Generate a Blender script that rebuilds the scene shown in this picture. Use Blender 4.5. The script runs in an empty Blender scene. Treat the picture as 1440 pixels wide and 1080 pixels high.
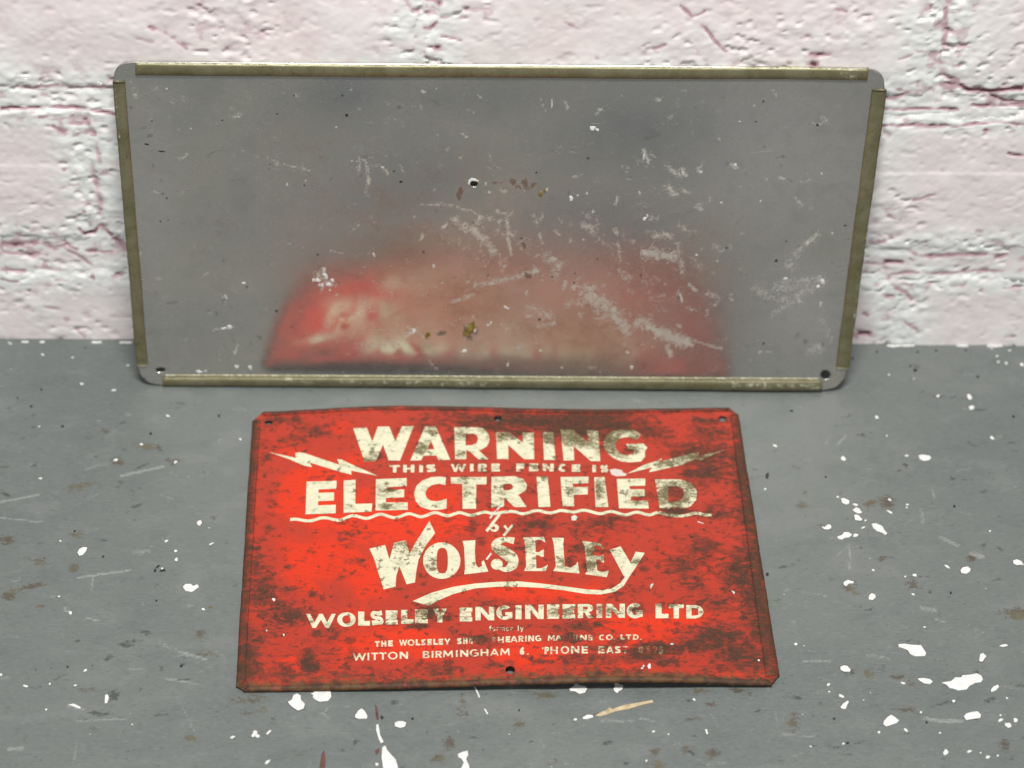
import bpy, math, random
import numpy as np
from mathutils import Vector, Matrix
from mathutils.geometry import delaunay_2d_cdt

random.seed(7)
rng = np.random.default_rng(11)
sc = bpy.context.scene
COL = sc.collection

# ------------------------------------------------------------------ camera
F_PX = 3109.484                      # focal length in pixels of a 1440 wide picture
PITCH, ROLL, YAW = 0.777504, 0.026278, 0.028664
CAM = np.array([-0.0081, -0.858887, 0.815933])
FW = np.array([math.sin(YAW)*math.cos(PITCH), math.cos(YAW)*math.cos(PITCH), -math.sin(PITCH)])
R0 = np.array([math.cos(YAW), -math.sin(YAW), 0.0])
U0 = np.cross(R0, FW)
RT = R0*math.cos(ROLL) + U0*math.sin(ROLL)
UP = -R0*math.sin(ROLL) + U0*math.cos(ROLL)
cam_d = bpy.data.cameras.new('camera')
cam = bpy.data.objects.new('camera', cam_d)
COL.objects.link(cam)
m = Matrix.Identity(4)
for i in range(3):
    m[i][0] = RT[i]; m[i][1] = UP[i]; m[i][2] = -FW[i]; m[i][3] = CAM[i]
cam.matrix_world = m
cam_d.sensor_width = 36.0
cam_d.lens = F_PX/1440*36.0
cam_d.clip_start = 0.02
cam_d.clip_end = 60
sc.camera = cam
cam_d.dof.use_dof = True
cam_d.dof.focus_distance = 1.05
cam_d.dof.aperture_fstop = 6.0

# ------------------------------------------------------------------ light (indoor: panels overhead, pale room)
w = bpy.data.worlds.new('World'); sc.world = w; w.use_nodes = True
w.node_tree.nodes['Background'].inputs[0].default_value = (0.95, 0.97, 1.0, 1)
w.node_tree.nodes['Background'].inputs[1].default_value = 0.20
def area(name, loc, target, sx, sy, power, colr):
    d = bpy.data.lights.new(name, 'AREA'); d.shape = 'RECTANGLE'; d.size = sx; d.size_y = sy
    d.energy = power; d.color = colr
    o = bpy.data.objects.new(name, d); COL.objects.link(o)
    o.location = loc
    o.rotation_euler = (Vector(target)-Vector(loc)).to_track_quat('-Z', 'Y').to_euler()
    return o
area('ceiling_panel_light', (0.04, -0.49, 1.72), (0.02, -0.12, 0.0), 0.48, 0.26, 45, (1.0, 0.985, 0.95))
area('wall_fill_light', (-0.5, -2.6, 2.1), (0, 0, 0.15), 1.8, 1.2, 21, (0.97, 0.985, 1.0))  # unseen fill behind the camera, added to light the wall from the front
sc.view_settings.view_transform = 'Standard'
sc.view_settings.look = 'None'
sc.view_settings.gamma = 1.0
sc.view_settings.exposure = 0.0

# ------------------------------------------------------------------ geometry of the place
def ray(px, py):
    d = FW*F_PX + RT*(px-720.0) + UP*(540.0-py)
    return d/np.linalg.norm(d)
def hit(px, py, p0, n):
    d = ray(px, py); t = np.dot(np.array(p0)-CAM, n)/np.dot(d, n)
    return CAM + d*t
def on_floor(px, py, z=0.0): return hit(px, py, (0, 0, z), np.array([0, 0, 1.0]))
def on_wall(px, py): return hit(px, py, (0, 0, 0), np.array([0, 1.0, 0]))
def draw_xy(P):                      # where a measured point of a surface lies in the camera image (1440 x 1080)
    d = np.asarray(P) - CAM
    z = d@FW
    return 720+F_PX*(d@RT)/z, 540-F_PX*(d@UP)/z

GAP = 0.0341; THETA = math.radians(10.6); PLATE_X = 0.0064
PO = np.array([PLATE_X, -GAP, 0.0008])
PUv = np.array([1.0, 0, 0]); PVv = np.array([0, math.sin(THETA), math.cos(THETA)]); PN = np.array([0, -math.cos(THETA), math.sin(THETA)])
def on_plate(px, py, off=0.0):       # -> plate coordinates (u, v)
    P = hit(px, py, PO+PN*off, PN) - PO
    return np.array([P@PUv, P@PVv])

# ------------------------------------------------------------------ noise in numpy
def vnoise(x, y, seed=0):
    xi = np.floor(x).astype(np.int64); yi = np.floor(y).astype(np.int64)
    fx = x-xi; fy = y-yi
    fx = fx*fx*fx*(fx*(fx*6-15)+10); fy = fy*fy*fy*(fy*(fy*6-15)+10)
    def h(a, b):
        v = (a*374761393 + b*668265263 + seed*1442695041) & 0xFFFFFFFF
        v = ((v ^ (v >> 13))*1274126177) & 0xFFFFFFFF
        v = v ^ (v >> 16)
        return (v & 0xFFFFFF)/float(0xFFFFFF)
    a = h(xi, yi); b = h(xi+1, yi); c = h(xi, yi+1); d = h(xi+1, yi+1)
    return (a+(b-a)*fx)*(1-fy) + (c+(d-c)*fx)*fy
def fbm(x, y, o=4, seed=0):
    s = 0; a = 0.5; t = 0
    for k in range(o):
        s = s+a*vnoise(x, y, seed+k*17); t += a
        x = x*2.03+5.1; y = y*2.03+3.7; a *= 0.55
    return s/t
def sstep(a, b, x):
    t = np.clip((x-a)/(b-a), 0, 1); return t*t*(3-2*t)
def seg_dist(X, Y, a, b):
    ax, ay = a; bx, by = b
    dx, dy = bx-ax, by-ay; L = dx*dx+dy*dy+1e-9
    t = np.clip(((X-ax)*dx+(Y-ay)*dy)/L, 0, 1)
    return np.hypot(X-ax-t*dx, Y-ay-t*dy)
def strokes(X, Y, lst, power=2):     # lst: (points, radius, amplitude)
    out = np.zeros_like(X)
    for pts, r, amp in lst:
        xs = [p[0] for p in pts]; ys = [p[1] for p in pts]; g = 3*r+2
        mk = np.nonzero((X > min(xs)-g) & (X < max(xs)+g) & (Y > min(ys)-g) & (Y < max(ys)+g))[0]
        if not len(mk): continue
        x = X[mk]; y = Y[mk]; d = np.full(len(mk), 1e9)
        if len(pts) == 1: d = np.hypot(x-xs[0], y-ys[0])
        for a, b in zip(pts[:-1], pts[1:]): d = np.minimum(d, seg_dist(x, y, a, b))
        out[mk] = np.maximum(out[mk], amp*np.exp(-(d/r)**power))
    return out
def blobs(X, Y, lst):                # lst: (x, y, rx, ry, amp[, angle])
    out = np.zeros_like(X)
    for b in lst:
        x, y, rx, ry, amp = b[:5]; a = math.radians(b[5]) if len(b) > 5 else 0
        dx = X-x; dy = Y-y
        u = dx*math.cos(a)-dy*math.sin(a); v = dx*math.sin(a)+dy*math.cos(a)
        out = np.maximum(out, amp*np.exp(-((u/rx)**2+(v/ry)**2)))
    return out

# ------------------------------------------------------------------ objects
def mesh_obj(name, V, Fc, mat, parent=None, smooth=True, attrs=None):
    me = bpy.data.meshes.new(name)
    V = np.asarray(V, dtype=np.float32)
    if isinstance(Fc, np.ndarray):
        k = Fc.shape[1]; n = Fc.shape[0]
        me.vertices.add(len(V)); me.vertices.foreach_set('co', V.ravel())
        me.loops.add(n*k); me.loops.foreach_set('vertex_index', Fc.astype(np.int32).ravel())
        me.polygons.add(n); me.polygons.foreach_set('loop_start', np.arange(0, n*k, k, dtype=np.int32))
        me.update(calc_edges=True); me.validate()
    else:
        me.from_pydata([tuple(map(float, v)) for v in V], [], Fc); me.update()
    if attrs:
        for an, av in attrs.items():
            a = me.attributes.new(an, 'FLOAT', 'POINT'); a.data.foreach_set('value', np.asarray(av, dtype=np.float32))
    if smooth: me.polygons.foreach_set('use_smooth', [True]*len(me.polygons))
    o = bpy.data.objects.new(name, me); COL.objects.link(o)
    if mat: me.materials.append(mat)
    if parent: o.parent = parent
    return o
def thing(name, label, cat, loc=(0, 0, 0), rot=(0, 0, 0), group=None):
    o = bpy.data.objects.new(name, None); o.empty_display_size = 0.03; COL.objects.link(o)
    o.location = loc; o.rotation_euler = rot; o['label'] = label; o['category'] = cat
    if group: o['group'] = group
    return o
def grid_faces(nx, ny):
    i = np.arange(nx-1)[None, :]; j = np.arange(ny-1)[:, None]
    a = (j*nx+i).ravel()
    return np.stack([a, a+1, a+nx+1, a+nx], 1)

def cdt(polys, cuts=(), pts=()):     # union of polygons minus cuts, with extra points inside -> V, triangles
    vs = []; faces = []
    for pl in list(polys)+list(cuts):
        if sum(pl[i][0]*pl[(i+1) % len(pl)][1]-pl[(i+1) % len(pl)][0]*pl[i][1] for i in range(len(pl))) < 0: pl = list(pl)[::-1]
        b = len(vs); vs += [Vector((float(p[0]), float(p[1]))) for p in pl]; faces.append(list(range(b, b+len(pl))))
    vs += [Vector((float(p[0]), float(p[1]))) for p in pts]
    V, E, Fo, ov, oe, of = delaunay_2d_cdt(vs, [], faces, 1, 1e-9)
    np_ = len(polys); keep = []
    for f, o in zip(Fo, of):
        if any(k < np_ for k in o) and not any(k >= np_ for k in o): keep.append(list(f))
    used = sorted({i for f in keep for i in f}); mp = {k: i for i, k in enumerate(used)}
    V2 = np.array([[V[i][0], V[i][1]] for i in used]).reshape(-1, 2)
    T = np.array([[mp[i] for i in f] for f in keep], dtype=np.int64).reshape(-1, 3)
    if len(T):
        a = V2[T[:, 0]]; b = V2[T[:, 1]]; c = V2[T[:, 2]]
        cr = (b[:, 0]-a[:, 0])*(c[:, 1]-a[:, 1])-(b[:, 1]-a[:, 1])*(c[:, 0]-a[:, 0])
        T[cr < 0] = T[cr < 0][:, ::-1]
    return V2, T
def subdiv(V, T):
    e = np.concatenate([T[:, [0, 1]], T[:, [1, 2]], T[:, [2, 0]]]); e.sort(axis=1)
    u, inv = np.unique(e, axis=0, return_inverse=True); inv = inv.ravel()
    mid = (V[u[:, 0]]+V[u[:, 1]])/2; n = len(V); k = len(T)
    ab = n+inv[:k]; bc = n+inv[k:2*k]; ca = n+inv[2*k:]
    return np.concatenate([V, mid]), np.concatenate([np.stack([T[:, 0], ab, ca], 1), np.stack([ab, T[:, 1], bc], 1), np.stack([ca, bc, T[:, 2]], 1), np.stack([ab, bc, ca], 1)])
def thicken(V3, T, off):             # V3 top verts, off: vector(s) to the back face; adds back and walls
    n = len(V3); B = V3+off
    e = np.concatenate([T[:, [0, 1]], T[:, [1, 2]], T[:, [2, 0]]])
    key = np.sort(e, axis=1); _, inv, cnt = np.unique(key, axis=0, return_inverse=True, return_counts=True)
    be = e[cnt[inv.ravel()] == 1]
    w1 = np.stack([be[:, 0], be[:, 0]+n, be[:, 1]], 1); w2 = np.stack([be[:, 1], be[:, 0]+n, be[:, 1]+n], 1)
    return np.concatenate([V3, B]), np.concatenate([T, T[:, ::-1]+n, w1, w2])

# ------------------------------------------------------------------ materials
class MT:
    def __init__(s, name):
        s.m = bpy.data.materials.new(name); s.m.use_nodes = True
        s.t = s.m.node_tree; s.N = s.t.nodes; s.b = s.N['Principled BSDF']
        s.tc = s.N.new('ShaderNodeTexCoord')
    def sock(s, x, inp):
        if x is None: return
        if isinstance(x, bpy.types.NodeSocket): s.t.links.new(x, inp)
        else:
            if isinstance(x, (tuple, list)) and len(x) == 3 and inp.type == 'RGBA': x = (*x, 1)
            inp.default_value = x
    def set(s, **k):
        for a, v in k.items(): s.sock(v, s.b.inputs[a.replace('_', ' ')])
    def co(s, scale=(1, 1, 1), rot=(0, 0, 0), loc=(0, 0, 0)):
        n = s.N.new('ShaderNodeMapping'); s.t.links.new(s.tc.outputs['Object'], n.inputs[0])
        n.inputs['Scale'].default_value = scale; n.inputs['Rotation'].default_value = rot; n.inputs['Location'].default_value = loc
        return n.outputs[0]
    def noise(s, scale, detail=5, rough=0.55, dist=0.0, co=None):
        n = s.N.new('ShaderNodeTexNoise'); s.sock(co if co is not None else s.tc.outputs['Object'], n.inputs['Vector'])
        n.inputs['Scale'].default_value = scale; n.inputs['Detail'].default_value = detail
        n.inputs['Roughness'].default_value = rough; n.inputs['Distortion'].default_value = dist
        return n.outputs[0]
    def voro(s, scale, co=None, feature='F1', rnd=1.0):
        n = s.N.new('ShaderNodeTexVoronoi'); n.feature = feature; s.sock(co if co is not None else s.tc.outputs['Object'], n.inputs['Vector'])
        n.inputs['Scale'].default_value = scale; n.inputs['Randomness'].default_value = rnd
        return n
    def warp(s, k, scale, base=None):
        n = s.N.new('ShaderNodeTexNoise'); s.t.links.new(s.tc.outputs['Object'], n.inputs['Vector']); n.inputs['Scale'].default_value = scale; n.inputs['Detail'].default_value = 4; n.inputs['Roughness'].default_value = .65
        a = s.N.new('ShaderNodeVectorMath'); a.operation = 'MULTIPLY_ADD'; s.t.links.new(n.outputs[1], a.inputs[0]); a.inputs[1].default_value = (k, k, k)
        s.sock(base if base is not None else s.tc.outputs['Object'], a.inputs[2]); return a.outputs[0]
    def pits(s, scale, co, dens, rmax=.42, lo=.66):      # ragged isolated spots, more of them where dens is high
        v = s.voro(scale, co); sep = s.N.new('ShaderNodeSeparateColor'); s.t.links.new(v.outputs['Color'], sep.inputs[0])
        r = s.mul(s.ramp(s.add(sep.outputs[0], dens), lo, lo+.5), rmax)
        return s.ramp(s.math('SUBTRACT', r, v.outputs['Distance']), 0.0, .07)
    def ramp(s, x, a, b, va=0.0, vb=1.0):
        n = s.N.new('ShaderNodeMapRange'); n.interpolation_type = 'SMOOTHSTEP'; n.clamp = True
        s.sock(x, n.inputs['Value'])
        for i, v in zip((1, 2, 3, 4), (a, b, va, vb)): n.inputs[i].default_value = v
        return n.outputs[0]
    def math(s, op, a, b=0.0, c=None):
        n = s.N.new('ShaderNodeMath'); n.operation = op; s.sock(a, n.inputs[0]); s.sock(b, n.inputs[1])
        if c is not None: s.sock(c, n.inputs[2])
        return n.outputs[0]
    def mul(s, a, b): return s.math('MULTIPLY', a, b)
    def add(s, a, b): return s.math('ADD', a, b)
    def mx(s, a, b): return s.math('MAXIMUM', a, b)
    def attr(s, name):
        n = s.N.new('ShaderNodeAttribute'); n.attribute_name = name; return n.outputs['Fac']
    def mix(s, f, a, b, mode='MIX'):
        n = s.N.new('ShaderNodeMix'); n.data_type = 'RGBA'; n.blend_type = mode
        s.sock(f, n.inputs[0]); s.sock(a, n.inputs[6]); s.sock(b, n.inputs[7]); return n.outputs[2]
    def scale(s, c, k): return s.mix(1.0, c, (k, k, k), 'MULTIPLY')
    def bump(s, h, strength=0.4, dist=0.001):
        n = s.N.new('ShaderNodeBump'); n.inputs['Strength'].default_value = strength; n.inputs['Distance'].default_value = dist
        s.sock(h, n.inputs['Height']); s.t.links.new(n.outputs[0], s.b.inputs['Normal']); return n

def mat_floor():
    M = MT('grey_floor_paint')
    st = M.co((1, 3.2, 1), (0, 0, math.radians(5)))
    big = M.noise(7, 4); mid = M.noise(34, 6, .62, .4, M.co((1, 1.8, 1), (0, 0, -.2))); grain = M.noise(300, 7, .72, .8, st); fine = M.noise(1100, 3)
    c = M.mix(M.ramp(big, .3, .7), (0.105, 0.120, 0.115), (0.128, 0.140, 0.133))
    c = M.mix(M.mul(M.ramp(mid, .50, .66), .5), c, (0.150, 0.158, 0.151))
    c = M.mix(M.mul(M.ramp(mid, .46, .32), .4), c, (0.088, 0.098, 0.096))
    c = M.mix(M.mul(M.ramp(grain, .52, .66), .52), c, (0.165, 0.175, 0.168))
    c = M.mix(M.mul(M.ramp(grain, .46, .32), .55), c, (0.062, 0.070, 0.067))
    c = M.mix(M.mul(M.ramp(fine, .55, .75), .16), c, (0.2, 0.21, 0.2))
    bn = M.noise(330, 7, .72, .9, M.co((1, 2.0, 1), (0, 0, -.35)))
    bn2 = M.noise(600, 6, .74, .6, M.co((1, 2.6, 1), (0, 0, .15)))
    bm = M.ramp(M.add(M.attr('brown'), M.mul(M.add(bn, -.5), 3.4)), .30, .60)
    bm = M.mul(bm, M.ramp(M.attr('brown'), .06, .3))
    c = M.mix(M.mul(bm, .78), c, M.mix(M.ramp(M.noise(60, 2), .4, .6), (0.060, 0.040, 0.024), (0.095, 0.078, 0.042)))
    dk = M.attr('dark')
    dm = M.mul(M.ramp(M.add(dk, M.mul(M.add(bn, -.5), 3.2)), .38, .60), M.ramp(dk, .05, .3))
    c = M.mix(M.mul(dm, .72), c, (0.030, 0.031, 0.029))
    lt = M.attr('pale')
    lm = M.mul(M.ramp(M.add(lt, M.mul(M.add(bn2, -.5), 2.8)), .36, .64), M.ramp(lt, .08, .35))
    c = M.mix(M.mul(lm, .5), c, (0.30, 0.305, 0.29))
    pd = M.mul(M.add(M.noise(30, 4, .6), -.5), 1.4)
    p1 = M.pits(120, M.warp(.014, 220, M.co((1, 1.9, 1))), M.add(pd, -.10), .36)
    c = M.mix(M.mul(p1, .50), c, (0.050, 0.046, 0.038))
    p2 = M.pits(170, M.warp(.012, 300, M.co((1, 2.2, 1), (0, 0, .25), (3, 1, 0))), M.add(M.mul(pd, -1.0), -.12), .34)
    c = M.mix(M.mul(p2, .42), c, (0.235, 0.24, 0.225))
    p3 = M.pits(420, M.warp(.004, 500), M.add(pd, -.10), .34)
    c = M.mix(M.mul(p3, .55), c, (0.04, 0.042, 0.04))
    c = M.scale(c, .88)
    M.set(Base_Color=c, Roughness=M.ramp(grain, .3, .7, .40, .56), Specular_IOR_Level=.45)
    M.bump(M.add(M.mul(grain, .6), M.add(M.mul(fine, .25), M.mul(mid, .5))), .30, .0005)
    return M.m
def mat_wall():
    M = MT('brick_print')
    cav = M.attr('cavity'); hi = M.attr('edge')
    n = M.noise(14, 4); f = M.noise(420, 4); s = M.noise(90, 4)
    c = M.mix(M.ramp(n, .3, .7), (0.84, 0.758, 0.750), (0.84, 0.778, 0.768))
    c = M.mix(hi, c, (0.83, 0.84, 0.82))
    c = M.mix(M.mul(M.ramp(s, .52, .70), .45), c, (0.77, 0.655, 0.668))
    c = M.mix(M.ramp(cav, .05, .45), c, (0.56, 0.39, 0.42))
    c = M.mix(M.ramp(cav, .45, 1.0), c, (0.14, 0.06, 0.08))
    M.set(Base_Color=c, Roughness=.62, Specular_IOR_Level=.3)
    M.bump(M.add(M.mul(s, .5), M.mul(f, .15)), .16, .001)
    return M.m
def sign_paint(name, letter=False):
    M = MT(name)
    d = M.attr('dirt'); hz = M.co((1, 1.9, 1), (0, 0, .05))
    n1 = M.noise(175, 8, .72, .6, hz); n2 = M.noise(420, 7, .70, .6, hz); n3 = M.noise(34, 5, .6, .4); n4 = M.noise(1300, 4, .7); n5 = M.noise(720, 6, .74, .9, M.co((1, 1.5, 1), (0, 0, .2))); c5 = M.add(n5, -.5)
    c1 = M.add(n1, -.5); c2_ = M.add(n2, -.5)
    c1 = M.add(M.add(n1, -.5), M.mul(M.add(n3, -.5), .35))
    red = M.mix(M.ramp(M.add(M.attr('bright'), M.add(M.mul(M.add(n3, -.5), 1.6), M.mul(c1, .9))), .22, .70), (0.320, 0.0290, 0.0150), (0.49, 0.0265, 0.0070))
    red = M.mix(M.mul(M.ramp(n1, .53, .66), .40), red, (0.160, 0.024, 0.016))
    red = M.mix(M.mul(M.ramp(n5, .56, .66), .40), red, (0.33, 0.060, 0.038))
    red = M.mix(M.mul(M.ramp(n5, .44, .34), .55), red, (0.11, 0.019, 0.012))
    val = M.add(d, M.add(M.mul(c1, 2.6), M.mul(c2_, .9)))
    val2 = M.add(M.mul(d, .80), M.add(M.mul(c2_, 1.9), M.add(M.mul(c1, 1.2), M.mul(c5, 2.6))))
    haze = M.ramp(val, .12, .72); deep = M.ramp(val, .60, 1.05)
    spots = M.ramp(val2, .64, .78)
    wco = M.warp(.010, 260); wco2 = M.warp(.006, 500)
    dd = M.add(M.mul(d, .50), M.mul(c1, 1.2))
    pt = M.mx(M.pits(150, wco, M.add(dd, .02)), M.pits(330, wco2, M.add(dd, .08)))
    rust = M.mix(M.ramp(n2, .4, .6), (0.070, 0.030, 0.016), (0.036, 0.020, 0.012))
    if letter:
        cream = M.mix(M.ramp(n1, .42, .62), (0.53, 0.505, 0.365), (0.46, 0.445, 0.32))
        cream = M.mix(M.mul(M.ramp(n4, .52, .66), .35), cream, (0.33, 0.33, 0.19))
        wear_or_glint = M.attr('wear_or_glint')
        crumbs = M.ramp(M.add(M.add(M.mul(d, .60), M.mul(wear_or_glint, 1.0)), M.add(M.mul(c5, 3.0), M.add(M.mul(c2_, 1.2), M.mul(c1, 1.2)))), .58, .68)
        base = M.mix(M.mul(haze, .55), cream, (0.21, 0.18, 0.085))
        base = M.mix(M.mul(M.ramp(val2, .38, .62), .72), base, (0.065, 0.054, 0.022))
        lines = M.ramp(M.noise(230, 5, .7, .3, M.co((.35, 3.4, 1), (0, 0, .03))), .62, .70)
        base = M.mix(M.mul(M.mul(lines, M.ramp(n3, .40, .55)), .5), base, (0.10, 0.085, 0.04))
        base = M.mix(M.mul(pt, .80), base, M.mix(M.ramp(n5, .42, .58), (0.055, 0.042, 0.02), (0.16, 0.13, 0.06)))
        under = M.mix(M.ramp(M.add(wear_or_glint, M.mul(d, .3)), .35, .6), M.mix(M.ramp(n2, .4, .6), (0.055, 0.045, 0.02), (0.13, 0.10, 0.045)), M.mix(M.mul(haze, .8), red, rust))
        c = M.mix(crumbs, base, under)
    else:
        c = M.mix(M.mul(haze, .78), red, M.mix(M.ramp(n2, .4, .6), (0.105, 0.024, 0.016), (0.066, 0.025, 0.015)))
        c = M.mix(M.mul(deep, .66), c, rust)
        c = M.mix(M.mul(spots, .68), c, (0.038, 0.024, 0.015))
        c = M.mix(M.mul(pt, .62), c, (0.040, 0.020, 0.012))
        edge = M.attr('rimrust')
        en = M.ramp(M.add(edge, M.add(M.mul(c2_, 1.8), M.mul(c1, 1.2))), .40, .80)
        c = M.mix(M.mul(en, .80), c, M.mix(M.ramp(M.noise(190, 3), .4, .6), (0.100, 0.055, 0.022), (0.044, 0.025, 0.015)))
    M.set(Base_Color=c, Roughness=M.add(M.mul(haze, .2), .42), Specular_IOR_Level=.18)
    M.bump(M.add(M.mul(n1, .6), M.mul(n2, .35)), .25, .0006)
    return M.m
def mat_tin():
    M = MT('dull_tinplate')
    br = M.noise(420, 6, .7, .2, M.co((1, 1, 7), (0, .02, 0))); brv = M.noise(500, 5, .7, 0, M.co((6, 1, 1)))
    n = M.noise(13, 5, .6, .5); n2 = M.noise(75, 7, .70, .7); gr = M.noise(620, 5, .7)
    c = M.mix(M.ramp(n, .35, .65), (0.56, 0.535, 0.475), (0.50, 0.49, 0.465))
    c = M.mix(M.mul(M.attr('painted_sheen'), .8), c, (0.74, 0.695, 0.70))  # brighter reflection painted into the base colour
    c = M.mix(M.mul(M.attr('slate'), .8), c, (0.33, 0.35, 0.37))  # darker reflection painted into the base colour
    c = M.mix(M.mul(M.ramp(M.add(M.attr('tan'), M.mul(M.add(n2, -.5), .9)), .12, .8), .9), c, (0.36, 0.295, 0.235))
    c = M.mix(M.mul(M.ramp(br, .51, .64), .22), c, (0.72, 0.70, 0.63))
    c = M.mix(M.mul(M.ramp(br, .48, .38), .20), c, (0.34, 0.34, 0.31))
    c = M.mix(M.mul(M.ramp(brv, .53, .64), .12), c, (0.78, 0.78, 0.72))
    c = M.mix(M.mul(M.ramp(n2, .50, .36), .16), c, (0.33, 0.33, 0.29))
    c = M.mix(M.mul(M.ramp(gr, .58, .7), .10), c, (0.20, 0.20, 0.18))
    dk = M.ramp(M.noise(60, 7, .74, .6, M.co((1, 1, 2.2), (0, .2, 0))), .60, .70)
    c = M.mix(M.mul(dk, .40), c, (0.17, 0.17, 0.15))
    v = M.voro(95); sp = M.mul(M.ramp(v.outputs['Distance'], .10, .05), M.ramp(M.noise(40, 2, .5, 0, M.co(loc=(1, 5, 0))), .54, .6))
    c = M.mix(sp, c, (0.03, 0.03, 0.03))
    pdn = M.mul(M.add(M.noise(20, 4, .6), -.5), 1.6)
    c = M.mix(M.mul(M.pits(230, M.warp(.008, 330), M.add(pdn, -.12), .34), .5), c, (0.17, 0.165, 0.14))
    c = M.mix(M.mul(M.pits(260, M.warp(.010, 330, M.co(loc=(2, 1, 4))), M.add(M.mul(pdn, -1.0), -.06), .36), .45), c, (0.95, 0.93, 0.86))
    sc_ = M.attr('scuff')
    fl = M.add(M.noise(430, 8, .78, 1.2, M.co((1, 1, 1), (0, -.6, 0))), -.5)
    val = M.add(M.mul(sc_, .85), M.mul(fl, 3.6))
    sm = M.mul(M.ramp(val, .32, .72), M.ramp(sc_, .05, .3))
    thin = M.ramp(M.noise(120, 7, .78, 1.4, M.co((1, 1, 2.6), (0, -.5, 0))), .61, .67)
    thin2 = M.ramp(M.noise(150, 6, .74, .9, M.co((3.2, 1, 1), (0, .25, 0), (2, 0, 1))), .66, .70)
    tiny = M.mul(M.mx(thin, thin2), M.ramp(M.noise(22, 3, .5, 0, M.co(loc=(7, 0, 2))), .42, .60))
    strk = M.noise(420, 8, .8, 2.6, M.co((1, 1, 2.4), (0, -.75, 0)))
    sm = M.mul(sm, M.ramp(strk, .40, .56, .22, 1.0))
    sm = M.mx(sm, M.mul(tiny, .7))
    c2 = M.mix(sm, c, M.mix(M.ramp(strk, .4, .6), (0.30, 0.30, 0.245), (0.50, 0.50, 0.43)))
    brn = M.attr('brown'); bm = M.mul(M.ramp(M.add(brn, M.mul(M.add(M.noise(300, 6, .72), -.5), 3.6)), .40, .75), M.ramp(brn, .1, .35))
    c2 = M.mix(M.mul(bm, .88), c2, (0.085, 0.042, 0.02))
    dull = M.mx(sm, bm)
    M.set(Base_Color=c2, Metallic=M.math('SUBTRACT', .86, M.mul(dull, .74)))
    ro = M.add(M.math('SUBTRACT', M.ramp(n2, .35, .65, .20, .27), M.mul(M.attr('polish'), .17)), M.add(M.mul(sm, .3), M.mul(M.add(br, -.5), .2)))
    M.set(Roughness=ro)
    M.bump(M.add(M.mul(br, .2), M.add(M.mul(n2, .3), M.mul(sm, .8))), .07, .0006)
    return M.m
def mat_brass():
    M = MT('tarnished_hem')
    n = M.noise(60, 6, .65, .4); n2 = M.noise(420, 7, .74, .7)
    c = M.mix(M.ramp(n, .38, .62), (0.150, 0.138, 0.072), (0.200, 0.186, 0.110))
    c = M.mix(M.mul(M.ramp(n2, .52, .66), .6), c, (0.085, 0.070, 0.036))
    c = M.mix(M.mul(M.ramp(n2, .44, .34), .35), c, (0.30, 0.28, 0.18))
    c = M.mix(M.mul(M.pits(200, M.warp(.012, 300), -.12, .36), .7), c, (0.05, 0.042, 0.025))
    c = M.mix(M.mul(M.pits(170, M.warp(.012, 300, M.co(loc=(3, 1, 2))), -.16, .34), .7), c, (0.40, 0.38, 0.28))
    wr = M.attr('wear_or_glint'); wv = M.add(wr, M.mul(M.add(n2, -.5), 2.6))
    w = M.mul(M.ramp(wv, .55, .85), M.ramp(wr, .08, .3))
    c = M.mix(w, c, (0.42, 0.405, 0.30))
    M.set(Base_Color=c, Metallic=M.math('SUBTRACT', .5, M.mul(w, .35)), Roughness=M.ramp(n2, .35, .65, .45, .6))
    M.bump(n2, .2, .0004)
    return M.m
def mat_plain(name, col, rough=.6, var=.15, metallic=0.0, scale=250):
    M = MT(name); n = M.noise(scale, 4)
    c = M.mix(M.ramp(n, .35, .7), col, tuple(x*(1-var) for x in col))
    M.set(Base_Color=c, Roughness=rough, Metallic=metallic); M.bump(n, .2, .0004)
    return M.m
m_floor = mat_floor(); m_wall = mat_wall(); m_red = sign_paint('worn_red_enamel'); m_cream = sign_paint('worn_cream_lettering', True)
m_tin = mat_tin(); m_brass = mat_brass()
m_white = mat_plain('white_paint_chip', (0.60, 0.595, 0.57), .55, .16)
m_pale = mat_plain('pale_scratch', (0.40, 0.41, 0.39), .6, .3)
m_black = mat_plain('black_speck', (0.015, 0.015, 0.015), .7)
m_wood = mat_plain('bare_wood_scrape', (0.46, 0.36, 0.22), .7, .4)
m_rustred = mat_plain('red_brown_stain', (0.10, 0.035, 0.027), .7, .5)
m_yellow = mat_plain('yellow_corrosion', (0.24, 0.18, 0.03), .6, .7)
m_fleck = mat_plain('off_white_fleck', (0.46, 0.455, 0.41), .6, .25)
m_pink = mat_plain('pinkish_white_paint', (0.50, 0.42, 0.385), .5, .1)

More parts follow.
